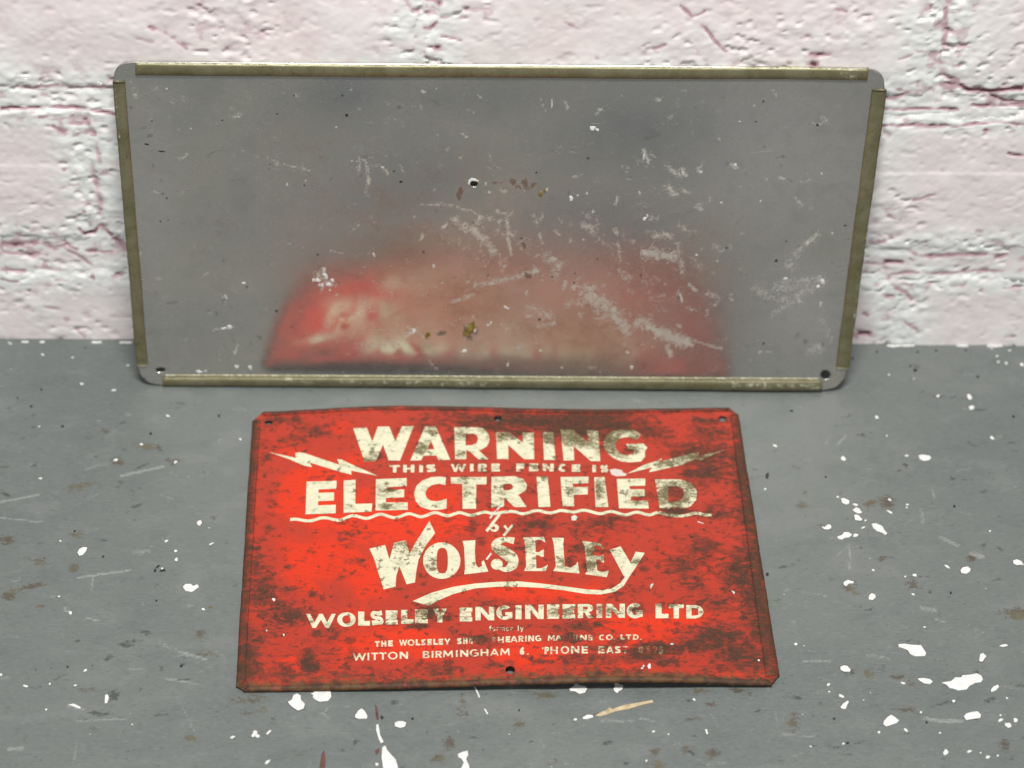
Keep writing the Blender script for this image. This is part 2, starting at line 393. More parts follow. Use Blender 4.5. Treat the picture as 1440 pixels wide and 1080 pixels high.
# ------------------------------------------------------------------ floor
BROWN = [(208,628,20,5,.8,-8),(165,650,11,6,.75),(150,606,7,5,.6),(115,684,26,7,.6,12),(8,759,13,7,.75),(108,752,11,6,.65),(55,789,10,7,.7),(103,798,8,7,.9),
 (15,836,14,7,.95,20),(40,825,20,4,.7,12),(56,822,10,3,.9),(55,853,8,4,.7),(281,893,9,8,.7),(268,1038,10,5,.9),(298,855,7,4,.6),(38,787,7,5,.5),(245,648,14,4,.7),
 (1225,709,11,5,.95,10),(1246,706,13,10,.8),(1366,784,7,7,.95,30),(1432,863,24,8,1.0,-5),(1284,822,12,9,.6),(1197,829,15,6,.65,-25),(1222,948,9,5,.9),(1197,944,8,3,.7),
 (1262,952,11,4,.8),(1240,786,9,4,.6),(1128,712,12,7,.5),(765,978,14,6,.85),(632,1045,9,12,.75),(617,1068,14,8,.7),(920,1057,9,7,.75),(965,1055,8,5,.85),(1000,1060,12,7,.9),
 (925,1075,14,7,.8),(650,985,6,12,.6),(650,1000,15,10,.5),(355,984,24,6,.7),(330,985,14,6,.5),(345,1002,18,4,.5),(1115,1016,10,14,.7),(1412,1048,8,10,.7),(985,971,18,4,.8),(1000,990,12,5,.6),
 (730,1018,10,8,.6),(1040,972,20,4,.7,-15),(975,1012,15,4,.5),(290,920,20,8,.45),(120,970,18,4,.7),(370,1000,9,6,.6),(1278,998,18,6,.6)]
DARK = [(200,655,14,2,.8,25),(190,712,9,3,.8,25),(178,721,8,2,.6,35),(48,654,9,3,.8,25),(8,695,9,3,.9,-30),(300,728,6,3,.7),(225,631,8,3,.8,-30),(177,907,13,3,1.0),(188,902,16,4,.5),(153,925,8,4,.85,25),
 (110,902,6,3,.7),(82,953,16,2,.8,22),(205,890,9,4,.8),(160,977,9,8,.9,45),(255,925,8,2,.9),(256,935,4,4,.8),(266,957,26,2,.6,-8),(138,1003,18,3,.9,-5),(225,1006,12,2,.7),(245,1000,22,2,.5,10),
 (1273,655,5,3,.9,-50),(1383,767,7,3,.7,40),(1405,771,8,2,.9,-30),(1290,811,20,2,.7),(1200,820,10,3,.7,-30),(1104,797,12,2,.8,8),(1120,790,10,2,.6,30),(1222,857,8,2,.9,10),(1192,945,9,8,.6),(1330,988,22,3,.6,15),(1392,984,9,4,.8,25),(1175,1050,16,2,.85,-8),
 (1210,1044,16,2,.7,14),(1090,1070,12,3,.6),(1180,1060,28,2,.5,-4),(1318,557,20,1.5,.8,-5),(1345,559,14,1.5,.8,-4),(1380,576,12,1.5,.8),(1300,551,8,2,.7,-20),(1190,585,11,2,.7),(855,1045,10,3,.9,12),(745,1044,8,3,.7),(1060,660,8,3,.4),
 (385,1010,5,3,.8),(480,1054,9,3,.6),(500,1045,3,7,.9),(440,1053,4,2,.8),(553,988,5,6,.8,-60),(970,1058,10,3,.8,-30),(880,1072,7,4,.7),(1095,845,9,2,.6),(1340,672,7,3,.6),(1065,1000,6,3,.6),(1050,976,22,2,.8,-12),(1120,980,14,3,.7,-10),
 (1290,905,5,5,.6),(1355,675,6,2,.6),(1265,662,5,3,.5),(1240,943,8,9,.5)]
PALE = [([(0,706),(55,696)],2.2,.8),([(0,728),(60,734)],1.5,.8),([(170,669),(230,656)],2.5,.8),([(110,812),(182,802)],1.6,1.0),([(131,814),(129,834)],2.2,.7),([(258,917),(292,928)],1.8,1.0),([(225,905),(262,920)],4,.5),
 ([(232,954),(275,961)],1.8,.8),([(95,992),(118,998)],2.5,.8),([(90,856),(98,862)],3,.7),([(122,869),(140,874)],2,.8),([(110,1014),(175,1011)],2,.7),([(12,1053),(32,1052)],2.5,.9),([(248,980),(262,1005),(278,1040)],3,.45),([(108,1045),(104,1072)],1.4,.5),
 ([(190,776),(208,776)],6,.5),([(60,835),(80,841)],2,.6),([(1322,755),(1348,768)],3,.7),([(1365,778),(1382,783)],3.5,.9),([(1295,715),(1298,735)],4,.5),([(1295,855),(1315,858)],5,.55),([(1315,870),(1330,875)],3,.6),([(1125,832),(1165,838)],2,.5),([(1195,765),(1195,800)],1.8,.8),
 ([(1178,780),(1192,768)],1.5,.6),([(1300,1010),(1325,1014),(1352,1014)],3,.9),([(1130,930),(1170,929)],2.2,.7),([(1220,922),(1250,926)],4,.5),([(1100,1032),(1145,1036)],2,.6),([(1075,955),(1090,1000),(1098,1040)],1.5,.5),([(1162,624),(1168,612)],2.5,.5),([(1178,625),(1190,612)],1.8,.8),
 ([(1370,885),(1385,890)],3,.5),([(1135,845),(1110,850)],2,.4),([(845,1013),(890,1014)],4,.5),([(900,1010),(920,1014)],2,.7),([(1410,612),(1395,618)],3,.5),([(1310,690),(1314,698)],3,.6),([(1340,882),(1325,886)],2,.5),([(1280,886),(1270,880)],3,.4),([(555,992),(565,990)],3,.4),([(970,1060),(995,1075)],2,.5),([(760,1040),(765,1050)],2,.6),
 ([(450,1003),(465,1011)],2,.6),([(330,574),(345,577)],4,.4),([(900,1070),(880,1078)],2,.4),([(1395,965),(1430,968)],4,.4),([(1355,1072),(1400,1075)],3,.3)]
def scatter_marks():
    r = random.Random(5)
    for _ in range(230):
        x, y = r.uniform(-10, 1450), r.uniform(500, 1090); L = r.uniform(3, 26); a = r.gauss(0, .35) if r.random() < .75 else r.uniform(-1.6, 1.6)
        PALE.append(([(x, y), (x+L*math.cos(a), y+.75*L*math.sin(a))], r.uniform(1.0, 3.2), r.uniform(.22, .55)))
    for _ in range(260):
        DARK.append((r.uniform(-10, 1450), r.uniform(500, 1090), r.uniform(2.5, 15), r.uniform(1.2, 4), r.uniform(.25, .55), r.uniform(-30, 35)))
    for _ in range(50):
        BROWN.append((r.uniform(-10, 1450), r.uniform(600, 1090), r.uniform(4, 13), r.uniform(2, 6), r.uniform(.25, .5), r.uniform(-30, 35)))
scatter_marks()
def build_floor():
    xs = np.concatenate([np.linspace(-3.5, -.36, 24)[:-1], np.arange(-.36, .36, .0012), np.linspace(.36, 3.5, 24)])
    ys = np.concatenate([np.linspace(-4.5, -.40, 26)[:-1], np.arange(-.40, .0, .0012), [0.0, .004, .03]])
    X, Y = np.meshgrid(xs, ys); V = np.stack([X.ravel(), Y.ravel(), 0*X.ravel()], 1)
    px, py = draw_xy(V)
    ok = (np.abs(V[:, 0]) < .37) & (V[:, 1] > -.41)
    px = np.where(ok, px, -9999.); py = np.where(ok, py, -9999.)
    V[:, 2] = np.where(ok, (fbm(V[:, 0]*45, V[:, 1]*60, 3, 5)-.5)*.0005, 0)
    at = {'brown': blobs(px, py, BROWN), 'dark': blobs(px, py, DARK), 'pale': strokes(px, py, PALE)}
    o = mesh_obj('floor', V, grid_faces(len(xs), len(ys)), m_floor, attrs=at)
    o['kind'] = 'structure'; o['label'] = 'grey painted floor with white paint chips, scratches and brown scuffs'
    return o
floor = build_floor()
FLZ = 0.00035
def decal_floor(name, pts, mat, h=.00045, label=None):
    P = np.array([on_floor(x, y)[:2] for x, y in pts]); c = P.mean(0)
    inner = c+(P-c)*.82; n = len(P)
    V = [(*p, -.0002) for p in P]+[(*(c+(p-c)*.97), h*.75) for p in P]+[(*p, h) for p in inner]
    Fc = []
    for k in range(2):
        for i in range(n):
            j = (i+1) % n; Fc.append((k*n+i, k*n+j, (k+1)*n+j, (k+1)*n+i))
    Fc.append(tuple(range(2*n, 3*n)))
    a = sum(P[i][0]*P[(i+1) % n][1]-P[(i+1) % n][0]*P[i][1] for i in range(n))
    if a < 0: Fc = [f[::-1] for f in Fc]
    o = mesh_obj(name, V, Fc, mat, floor, smooth=False)
    if label: o['label'] = label
    return o
def ragged(x, y, rx, ry, ang=0.0, n=13, amp=.28):
    a = math.radians(ang); out = []
    ph = [random.uniform(0, 6.28) for _ in range(4)]
    for k in range(n):
        t = 2*math.pi*k/n
        r = 1+amp*(.5*math.sin(2*t+ph[0])+.4*math.sin(3*t+ph[1])+.3*math.sin(5*t+ph[2]))+random.uniform(-.09, .09)
        u = rx*r*math.cos(t); v = ry*r*math.sin(t)
        out.append((x+u*math.cos(a)+v*math.sin(a), y-u*math.sin(a)+v*math.cos(a)))
    return out
Z1 = lambda pts, ox, oy, s: [(ox+u/s, oy+v/s) for u, v in pts]
chips_poly = [
 Z1([(1000,380),(1030,375),(1050,372),(1072,352),(1105,352),(1110,340),(1150,338),(1190,330),(1215,342),(1223,362),(1212,378),(1180,382),(1150,398),(1135,418),(1090,422),(1062,412),(1040,408),(1025,392)],1060,860,3.789),
 Z1([(768,175),(800,172),(840,178),(892,180),(905,200),(920,222),(915,238),(860,240),(832,228),(820,208),(790,195),(770,190)],1060,860,3.789),
 Z1([(715,560),(732,550),(752,562),(775,582),(762,595),(735,605),(705,615),(688,602),(692,585)],1060,860,3.789),
 Z1([(1118,560),(1130,545),(1165,535),(1195,533),(1212,552),(1208,568),(1165,575),(1130,580)],1060,860,3.789),
 Z1([(870,358),(905,355),(940,362),(955,375),(940,388),(912,386),(885,372)],1060,860,3.789),
 Z1([(1205,228),(1222,222),(1240,240),(1228,255),(1218,270),(1200,266)],1060,860,3.789),
 Z1([(1262,420),(1275,402),(1300,390),(1308,402),(1290,422),(1265,432)],1060,860,3.789),
 Z1([(460,295),(480,287),(500,292),(517,312),(512,322),(480,322),(462,312)],1060,860,3.789),
 Z1([(460,512),(475,492),(500,475),(508,482),(498,500),(490,520),(468,520)],1060,860,3.789),
 Z1([(877,78),(900,74),(935,80),(947,92),(935,104),(905,108),(882,98)],1060,620,3.789),
 Z1([(625,442),(650,440),(685,455),(695,475),(712,495),(705,505),(680,490),(655,482),(635,465)],1060,620,3.789),
 Z1([(463,308),(480,305),(510,320),(508,335),(492,340),(470,330)],1060,620,3.789),
 Z1([(525,370),(545,355),(562,362),(578,384),(560,388),(540,382)],1060,620,3.789),
 Z1([(533,395),(555,395),(580,420),(572,428),(540,424)],1060,620,3.789),
 Z1([(360,458),(375,462),(395,446),(412,450),(414,466),(398,475),(372,472)],1060,620,3.789),
 Z1([(442,512),(470,503),(480,488),(505,487),(525,500),(510,515),(485,518),(470,527),(448,522)],1060,620,3.789),
 Z1([(477,755),(500,742),(535,752),(530,762),(508,762),(492,776),(478,768)],1060,620,3.789),
 Z1([(612,825),(628,812),(648,820),(650,835),(635,850),(612,845)],1060,620,3.789),
 Z1([(1100,690),(1112,675),(1140,670),(1157,685),(1150,700),(1130,710),(1105,704)],1060,620,3.789),
 Z1([(1380,640),(1400,632),(1425,642),(1440,662),(1400,664),(1382,655)],1060,620,3.789),
 Z1([(1135,285),(1150,282),(1165,302),(1155,315),(1140,308)],1060,480,3.789),
 Z1([(1145,348),(1165,343),(1177,352),(1168,365),(1148,364)],1060,480,3.789),
 Z1([(435,872),(445,850),(470,838),(492,840),(485,862),(465,885),(445,888)],0,560,4.0),
 Z1([(990,98),(1005,83),(1035,82),(1050,95),(1072,86),(1082,98),(1060,115),(1040,127),(1005,120)],0,800,3.858),
 Z1([(1106,700),(1118,690),(1132,688),(1138,702),(1125,720),(1110,714)],0,560,4.0),
 Z1([(168,105),(190,92),(200,65),(220,58),(238,68),(240,92),(262,115),(255,140),(225,152),(205,140),(185,125)],360,960,3.789),
 Z1([(290,58),(305,55),(310,45),(335,38),(345,42),(375,38),(400,50),(403,78),(385,98),(340,105),(315,92),(300,78),(306,70)],360,960,3.789),
 Z1([(527,175),(545,150),(562,138),(580,152),(595,180),(592,193),(548,194),(528,188)],360,960,3.789),
 Z1([(737,215),(755,207),(785,207),(803,215),(795,235),(770,243),(740,234)],360,960,3.789),
 Z1([(672,345),(688,335),(700,360),(725,390),(745,410),(758,455),(755,480),(680,480),(668,400)],360,960,3.789),
 Z1([(640,225),(652,222),(658,255),(662,285),(680,318),(664,325),(650,290),(640,255)],360,960,3.789),
 Z1([(1075,380),(1105,368),(1128,362),(1132,385),(1120,410),(1135,440),(1140,480),(1085,480),(1108,430),(1095,408),(1078,398)],360,960,3.789),
 Z1([(303,35),(325,22),(335,5),(350,2),(355,15),(390,18),(402,35),(390,55),(360,62),(335,48),(310,45)],720,960,3.789),
 Z1([(540,35),(548,18),(545,0),(565,2),(595,18),(588,38),(568,48),(562,58),(545,48)],720,960,3.789),
 Z1([(570,685),(585,680),(592,700),(582,730),(568,732)],0,800,3.858),
 Z1([(365,738),(400,732),(440,752),(435,762),(395,748)],0,800,3.858),
 Z1([(1028,250),(1038,248),(1045,275),(1036,278)],720,960,3.789),
 Z1([(1160,20),(1170,22),(1195,78),(1188,85)],360,960,3.789),
 Z1([(1212,140),(1222,140),(1238,168),(1230,170)],360,960,3.789),
 Z1([(375,188),(400,172),(430,174),(435,185),(400,196),(378,195)],720,960,3.789),
]
m_edge_shade = mat_plain('chip_edge_shade', (0.045, 0.045, 0.04), .7, .4)
for p in chips_poly:
    ch = decal_floor('paint_chip', p, m_white)
    cx = sum(q[0] for q in p)/len(p); cy = sum(q[1] for q in p)/len(p)
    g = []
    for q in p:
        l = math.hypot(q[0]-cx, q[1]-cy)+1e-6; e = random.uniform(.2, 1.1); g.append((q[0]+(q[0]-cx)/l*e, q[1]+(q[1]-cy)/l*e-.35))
    rm = decal_floor('chip_shade_rim', g, m_edge_shade, .00018); rm.parent = ch  # dark decal paints the shade at the recessed chip edge
small = [(1075,500,0,0),]
chips_small = [(1178,699,2,1.6),(1203,710,4,2),(1251,703,3,1.8),(1251,720,5,1.6),(1276,710,3,1.3),(1275,714,1.8,1.2),(1217,732,2,1.5),(1203,753,4,3),(1214,742,4,1.2),(1228,802,2.5,1.5),(1332,797,4.5,1.8,-35),(1286,809,4,2),(1273,811,2,1.2),(1284,836,2.5,1.8),(1090,627,3.5,1.8),
 (1122,643,1.6,1.4),(1186,645,5,3),(1275,641,3,1.6),(1076,688,2,1.6),(1392,747,2,1.4),(1337,873,1.6,1.4),(1300,882,2,1.3),(1165,963,3.2,2),(1166,973,1.8,1.3),(1183,979,4.5,2.6),(1270,961,4,1.8),(1341,986,2.8,2),(1412,908,7,2),(1119,906,3,2),
 (1295,1002,2,1.8),(1407,1013,4,2.5),(1418,1020,5,4.5),(1428,1013,3,4),(1407,1006,2,1.3),(1236,1030,2.5,1.8),(1274,1027,4,2,-30),(1322,1031,2,1.5),(1186,1046,2.2,1.6),(1330,1058,4.5,4.5),(1363,1057,4,2),(1389,1065,3.2,2.8),(1403,1063,2,1.4),(1379,1059,1.5,1.5),(1140,1050,2,1.2),(1416,982,2,1.5),
 (1211,517,1.8,1.2),(1250,527,1.6,1.2),(1233,587,3.5,2,-40),(1319,557,3,2),(1395,490,2.5,1),(1420,493,2.5,1.2),(1402,501,2,1.5),(1404,509,2,1.5),(1415,511,2.5,1.8),(1437,513,4,2,-25),(1395,616,4,2,-30),(1247,613,1.5,1.3),(1285,533,1.2,.8),(1222,537,1.2,.8),
 (236,585,3,1.7),(199,625,3,1.6),(338,618,2.5,1.6,-20),(163,647,4,2),(247,650,3,2),(228,800,2,2),(234,761,3,1.8),(247,775,2.5,2.2),(248,787,3,2.4,20),(297,765,4,1.2),(85,761,2,1.5),(57,673,3,1.5),(83,839,2,1.5),(99,862,2.5,3.2),(199,844,1.8,1.8),(286,857,2.5,2),(273,869,1.8,1.6),
 (70,962,2,1.6),(106,964,2.5,1.5),(120,943,3,2,20),(36,965,5,1.6,-15),(1,949,3,2),(65,998,2,1.4),(327,1037,4,2,30),(358,1032,4,6,-40),(362,1035,4,3),(70,540,1,1),(60,499,3,1.2),(102,503,2,1),(115,540,3,1.5),(160,549,4,1.4),(14,483,4,1),(180,514,2,1.3),(55,600,2,1),
 (378,1030,5,1.8,40),(376,1072,6,2,40),(530,1075,3,2.2),(725,970,1.4,1.2),(726,1022,0,0),(530,1006,1.6,1.6),(909,1070,2,1.6),(919,1029,3,1.5,20),(997,962,3,1.2),(1031,963,3,2),(976,984,3,1.6,-25),(809,1012,3,2),(830,997,1.6,2.4),(940,1033,1.4,1.4),(167,930,1.5,1.5),(186,1019,1.5,1.2)]
for t in chips_small:
    if t[2] > 0 and not (t[2] < 1.9 and random.random() < .5): decal_floor('paint_fleck', ragged(t[0], t[1], t[2]*.86, t[3]*.86, ang=(t[4] if len(t) > 4 else random.uniform(-30, 30)), n=9), m_white, .0003)
decal_floor('wood_scrape', Z1([(440,178),(470,158),(500,148),(512,135),(525,145),(600,118),(640,112),(752,92),(756,105),(700,118),(650,132),(620,142),(560,152),(500,172),(470,180)],720,960,3.789), m_wood, .0003, 'long cream splinter-shaped scrape of bare wood')
for p in ([(527,990),(531,995),(533,1012),(529,1012)], [(527,1056),(533,1052),(534,1058),(529,1062)], [(449,1080),(452,1060),(456,1055),(458,1068),(457,1080)]):
    decal_floor('rust_stain', p, m_rustred, .0002)
for t in [(222,797,1,3.5,-50),(218,802.5,2.6,1.8,30),(229,802.5,4.6,1.4,8),(44,572,1.8,1.5),(88,600,2.2,1.5),(212,610,2.2,1.6),(308,585,1.6,2),(145,783,1.6,1.4),(105,747,1.5,1),(1079,669,2.5,4,0),(1287,521,2.6,2.2),(1199,504,1.6,1.6),(1280,515,1.6,1.1),(1426,485,2,1.5),(1345,505,0,0),(1375,530,1.8,1.3),(1113,578,2,1.2),(1425,586,2,1.4),(1163,733,0,0),(1161,671,1.5,1.3),(1342,712,1.8,1.3),(1079,808,2.5,2.5),
          (1173,1011,1.8,1.4),(1303,1016,1.5,1.5),(1192,1045,2,1.4),(1337,834,1.6,1.2),(537,1009,2.4,2.6),(730,999,1.5,1.5),(580,1011,1.6,1.8),(95,938,1.5,1.2),(255,937,2,1.4),(220,845,1.3,1),(120,490,1.2,.8),(58,548,1.5,1.2),(25,560,1.2,1),(1316,493,1.4,1.1),(1358,493,1.6,1.2),(1233,495,1.4,1),(1290,495,1.6,1)]:
    if t[2] > 0 and t[3] > 0: decal_floor('grit', ragged(*t[:4], ang=(t[4] if len(t) > 4 else 0), n=7), m_black, .0006)
# minute specks nobody could count
V = []; Fc = []
for k in range(24):
    x, y = random.uniform(0, 1440), random.uniform(492, 1080)
    if 195 < x < 1190 and y < 550 or 335 < x < 1095 and 575 < y < 968: continue
    r = random.uniform(.45, .8); b = len(V); pts = [(x+r*1.4*math.cos(a), y+r*math.sin(a)) for a in (0, 1.2, 2.5, 3.8, 5.1)]
    V += [tuple(on_floor(*p)[:2])+(.0003,) for p in pts]; Fc.append(tuple(range(b+4, b-1, -1)))
o = mesh_obj('paint_specks', V, Fc, m_white, floor, smooth=False); o['kind'] = 'stuff'
# ragged paint line left where the wall meets the floor
for x0, x1, h in [(56,63,1),(129,143,1.2),(168,186,1.5),(1247,1268,2.2),(1268,1286,1.6),(1345,1362,.8),(1388,1410,1.6),(30,40,.6)]:
    n = 7; top = [(x0+(x1-x0)*i/n, 480.6+.0042*(x0)-random.uniform(0, .6)) for i in range(n+1)]
    bot = [(x0+(x1-x0)*i/n, 482.2+.0042*x0+h*random.uniform(.0, .8)*math.sin(math.pi*(i+.5)/(n+1))) for i in range(n, -1, -1)]
    decal_floor('paint_drip', top+bot, m_white, .0006)

# ------------------------------------------------------------------ brick-print wall
WALL = thing('brick_print_wall', 'white and pale pink brick-print wall, modelled in relief, behind the two metal plates', 'wall', (0, 0, 0))  # flat brick print, built here as raised bricks and mortar
CREV = [([(0,125),(60,129),(85,126),(100,128),(155,127)],2.6,.42),([(55,116),(75,113),(90,125)],2.4,.4),([(0,157),(60,155),(100,157),(140,159),(162,163)],1.7,.85),([(55,169),(75,168)],1.8,.55),([(95,176),(125,178)],2.2,.6),
 ([(72,182),(88,190)],2,.9),([(122,188),(133,190)],3.2,1.0),([(210,42),(225,46)],2.6,.7),([(225,46),(262,72)],3,.45),([(190,58),(215,62)],3,.3),([(115,160),(120,155)],2,.4),
 ([(0,346),(30,349),(60,348),(90,344)],3.6,.6),([(66,351),(90,350)],2.5,1.0),([(92,347),(108,355)],2,.75),([(0,357),(35,362),(65,364)],2,.55),([(0,382),(35,385)],2.5,.55),([(50,380),(85,385)],2.2,.5),([(110,325),(120,332),(135,330),(139,322)],2,.95),
 ([(142,322),(180,358)],3.2,.45),([(90,352),(130,377)],2,.6),([(120,358),(155,359)],1.8,.55),([(80,398),(96,399)],2.2,.75),([(160,393),(172,392)],2.5,.8),([(130,392),(133,396)],2.4,.7),([(0,396),(22,398)],1.8,.5),([(60,433),(82,440)],1.8,.45),([(88,452),(103,453)],1.7,.4),([(105,466),(118,478)],1.8,.45),([(28,436),(45,441)],1.5,.3),
 ([(118,300),(119,301)],2.5,.6),([(130,240),(142,300)],6,.25),([(90,243),(91,244)],2.5,.6),([(134,200),(142,230)],5,.3),([(147,235),(150,240)],3,.4),
 ([(602,2),(617,8)],4,.95),([(597,44),(605,45),(615,37)],2.4,1.0),([(610,72),(618,73)],2.8,.95),([(622,56),(650,60)],1.5,.5),([(563,0),(590,25)],3,.3),([(545,68),(582,76)],.9,.5),
 ([(958,11),(977,28),(994,20)],1.8,.6),([(989,38),(1019,75)],2.3,.75),([(919,71),(935,65)],2.2,.5),([(1143,93),(1147,94)],3.4,1.0),([(1140,80),(1168,82)],2.2,.55),([(1108,91),(1110,92)],2.6,.7),([(1175,18),(1188,20)],2,.45),([(795,35),(815,45)],2.2,.35),([(838,85),(842,86)],2.5,.45),
 ([(1331,0),(1334,8)],6.5,.9),([(1333,5),(1332,40),(1329,62)],3.6,.62),([(1323,80),(1322,98)],2.0,.5),([(1324,103),(1332,114),(1344,120)],5.5,.6),([(1322,123),(1343,120)],2.2,.95),([(1352,125),(1365,132),(1395,133),(1415,129),(1440,127)],2.6,1.1),([(1397,140),(1415,147),(1440,149)],1.9,.85),
 ([(1247,145),(1270,138),(1285,130)],3,.55),([(1294,118),(1293,125)],2.4,.35),([(1244,159),(1300,158),(1345,157)],1.9,.7),([(1365,152),(1400,155),(1440,153)],1.8,.75),([(1240,181),(1320,181),(1380,179),(1440,177)],1.9,.75),([(1388,189),(1394,190)],2.6,.85),
 ([(1418,219),(1440,224)],2,.95),([(1285,286),(1300,282),(1315,276)],1.8,.6),([(1373,329),(1379,330)],3,.9),([(1324,246),(1328,247)],2.8,.65),([(1248,307),(1262,312)],2.5,.35),([(1278,357),(1300,364),(1330,363),(1390,362)],3,.6),([(1285,370),(1278,366)],2,.4),([(1405,366),(1440,364)],3.4,.6),([(1235,345),(1243,344)],2.5,.6),([(1245,375),(1268,373)],2,.85),
 ([(1218,375),(1245,377)],1.5,.5),([(1252,392),(1275,386),(1320,388),(1440,385)],2,.6),([(1252,398),(1262,408),(1275,415),(1282,425)],2.8,.6),([(1270,402),(1285,405)],2,.4),([(1272,457),(1290,468)],1.8,.6),([(1211,472),(1224,473)],3.5,1.0),([(1217,445),(1221,447)],2,.8),([(1198,470),(1206,478)],3,.6),([(1410,409),(1415,410)],2,.5),([(1424,350),(1434,355)],3,.6),
 ([(1346,21),(1380,20),(1392,22)],1.1,.3),([(1405,25),(1440,20)],1.8,.35),([(1414,477),(1426,476)],2,.7),([(1368,476),(1373,477)],0.1,.0),([(1290,75),(1322,78)],2,.4),([(1265,85),(1285,78)],1.8,.35)]
def wz(px, py): P = on_wall(px, py); return P[0], P[2]
B_ROWS = []      # bricks as (x0, x1, z0, z1) on the wall
def zr(py): return on_wall(720, py+.5)[2]
def xr(px, py): return on_wall(px, py)[0]
z1b, z2t, z2b, z3t = zr(129), zr(164), zr(346), zr(393)
hr = z2t-z2b
rows = [(-.045, z3t, [xr(-180, 440), xr(560, 440), xr(1266, 440)]), (z2b, z2t, [xr(125, 250), xr(800, 250), xr(1520, 250)]), (z1b, z1b+hr, [xr(-170, 30), xr(594, 30), xr(1331, 30)]),
        (z1b+hr+.014, z1b+2*hr+.014, [xr(125, 250), xr(800, 250), xr(1520, 250)]), (z1b+2*hr+.028, z1b+3*hr+.028, [xr(-170, 30), xr(594, 30), xr(1331, 30)])]
JW = .0085
for z0, z1, js in rows:
    L = (js[2]-js[0])/2; e = [js[0]-L]+js+[js[2]+L]
    for a, b in zip(e[:-1], e[1:]): B_ROWS.append((a+JW/2, b-JW/2, z0, z1))
def wall_h(X, Z):
    P = np.stack([X, 0*X, Z], 1); px, py = draw_xy(P)
    d = np.full(len(X), -1.0)          # signed distance into the nearest brick
    wx = X+(fbm(X*110, Z*110, 3, 31)-.5)*.011; wz_ = Z+(fbm(X*75, Z*100, 4, 37)-.5)*.0095
    for a, b, z0, z1 in B_ROWS:
        d = np.maximum(d, np.minimum(np.minimum(wx-a, b-wx), np.minimum(wz_-z0, z1-wz_)))
    face = sstep(-.0015, .003, d)
    edgeband = np.exp(-(d/.011)**2)
    var = sstep(.38, .66, fbm(X*38, Z*55, 3, 41))
    gro = np.exp(-((d+.0006)/.0013)**2)*(.05+.20*var)
    wq = (fbm(X*95, Z*95, 3, 83)-.5)*9; wr = (fbm(X*95+9, Z*95, 3, 87)-.5)*9
    hand = strokes(px+wq, py+wr*.8, CREV, 1.5)*(.45+.75*sstep(.3, .62, fbm(X*150, Z*90, 3, 89)))
    smooth_n = fbm(X*30, Z*30, 3, 51)
    rough_m = np.clip(edgeband*1.25+sstep(.54, .74, fbm(X*16+3, Z*22, 2, 57))*.8, 0, 1)
    cr = 1-np.abs(fbm(X*300+2*smooth_n, Z*380, 3, 61)*2-1)
    lump = fbm(X*150, Z*210, 3, 67)
    pit = sstep(.70, .80, fbm(X*210, Z*260, 2, 71))
    h = .0006*face + (smooth_n-.5)*.0016 - gro*.0004 - hand*.00065 + rough_m*((lump-.5)*.00085+(cr-.8)*.0002) - pit*.0005*(.35+rough_m) - .0002*sstep(-.0006, .0006, Z-zr(242))
    h = h + (fbm(X*420, Z*420, 2, 77)-.5)*.00022 - .0026
    cav = np.clip(hand*1.0+gro*.20*(1-hand) + pit*.14 + rough_m*sstep(.40, .22, lump)*.30, 0, 1.1)
    edge = np.clip(edgeband*1.1*(1-cav) + .45*sstep(.45, .7, smooth_n), 0, 1)
    # low courses are greyer white
    return h, cav, edge, d, px, py
def wall_patch(name, x0, x1, z0, z1, step, under):
    nx = max(8, int((x1-x0)/step)); nz = max(6, int((z1-z0)/step))
    X, Z = np.meshgrid(np.linspace(x0, x1, nx), np.linspace(z0, z1, nz)); X = X.ravel(); Z = Z.ravel()
    h, cav, edge, d, px, py = wall_h(X, Z)
    if under: h = h-.00007-np.where(d > .0045, .006, 0)
    V = np.stack([X, -h-.0001, Z], 1)
    Fc = grid_faces(nx, nz)
    if not under:                    # trim to the wobbly outline, then give depth
        keep = (d > -.0014)[Fc].all(1); Fc = Fc[keep]
        used = np.unique(Fc); mp = np.full(len(V), -1); mp[used] = np.arange(len(used))
        V = V[used]; Fc = mp[Fc]; cav = cav[used]; edge = edge[used]
        n = len(V); B = V.copy(); B[:, 1] = .012
        e = np.concatenate([Fc[:, [0, 1]], Fc[:, [1, 2]], Fc[:, [2, 3]], Fc[:, [3, 0]]])
        key = np.sort(e, 1); _, inv, cnt = np.unique(key, axis=0, return_inverse=True, return_counts=True)
        be = e[cnt[inv.ravel()] == 1]; ring = np.unique(be); mp2 = np.full(n, -1); mp2[ring] = n+np.arange(len(ring))
        k = len(ring); mp3 = np.full(n, -1); mp3[ring] = n+k+np.arange(k)     # rim doubled, so the sides keep their own shading
        V = np.concatenate([V, B[ring], V[ring]]); cav = np.concatenate([cav, cav[ring], cav[ring]]); edge = np.concatenate([edge, edge[ring], edge[ring]])
        Fc = np.concatenate([Fc, np.stack([mp3[be[:, 1]], mp3[be[:, 0]], mp2[be[:, 0]], mp2[be[:, 1]]], 1)])
    return mesh_obj(name, V, Fc, m_wall, WALL, attrs={'cavity': cav, 'edge': edge})
xa, xb = xr(-60, 20), xr(1500, 20)
for a, b, z0, z1 in B_ROWS:
    vis = b > xa and a < xb and z0 < zr(-20)
    wall_patch('brick', a-.004, b+.004, max(z0-.004, -.012), z1+.004, .00095 if vis else .005, False)
mx0 = min(b[0] for b in B_ROWS); mx1 = max(b[1] for b in B_ROWS); mz1 = max(b[3] for b in B_ROWS)
wall_patch('mortar', xa, xb, -.012, zr(-40), .001, True)
for (x0, x1, z0, z1) in ((mx0, xa, -.012, zr(-40)), (xb, mx1, -.012, zr(-40)), (mx0, mx1, zr(-40), mz1)):
    wall_patch('mortar', x0, x1, z0, z1, .004, True)

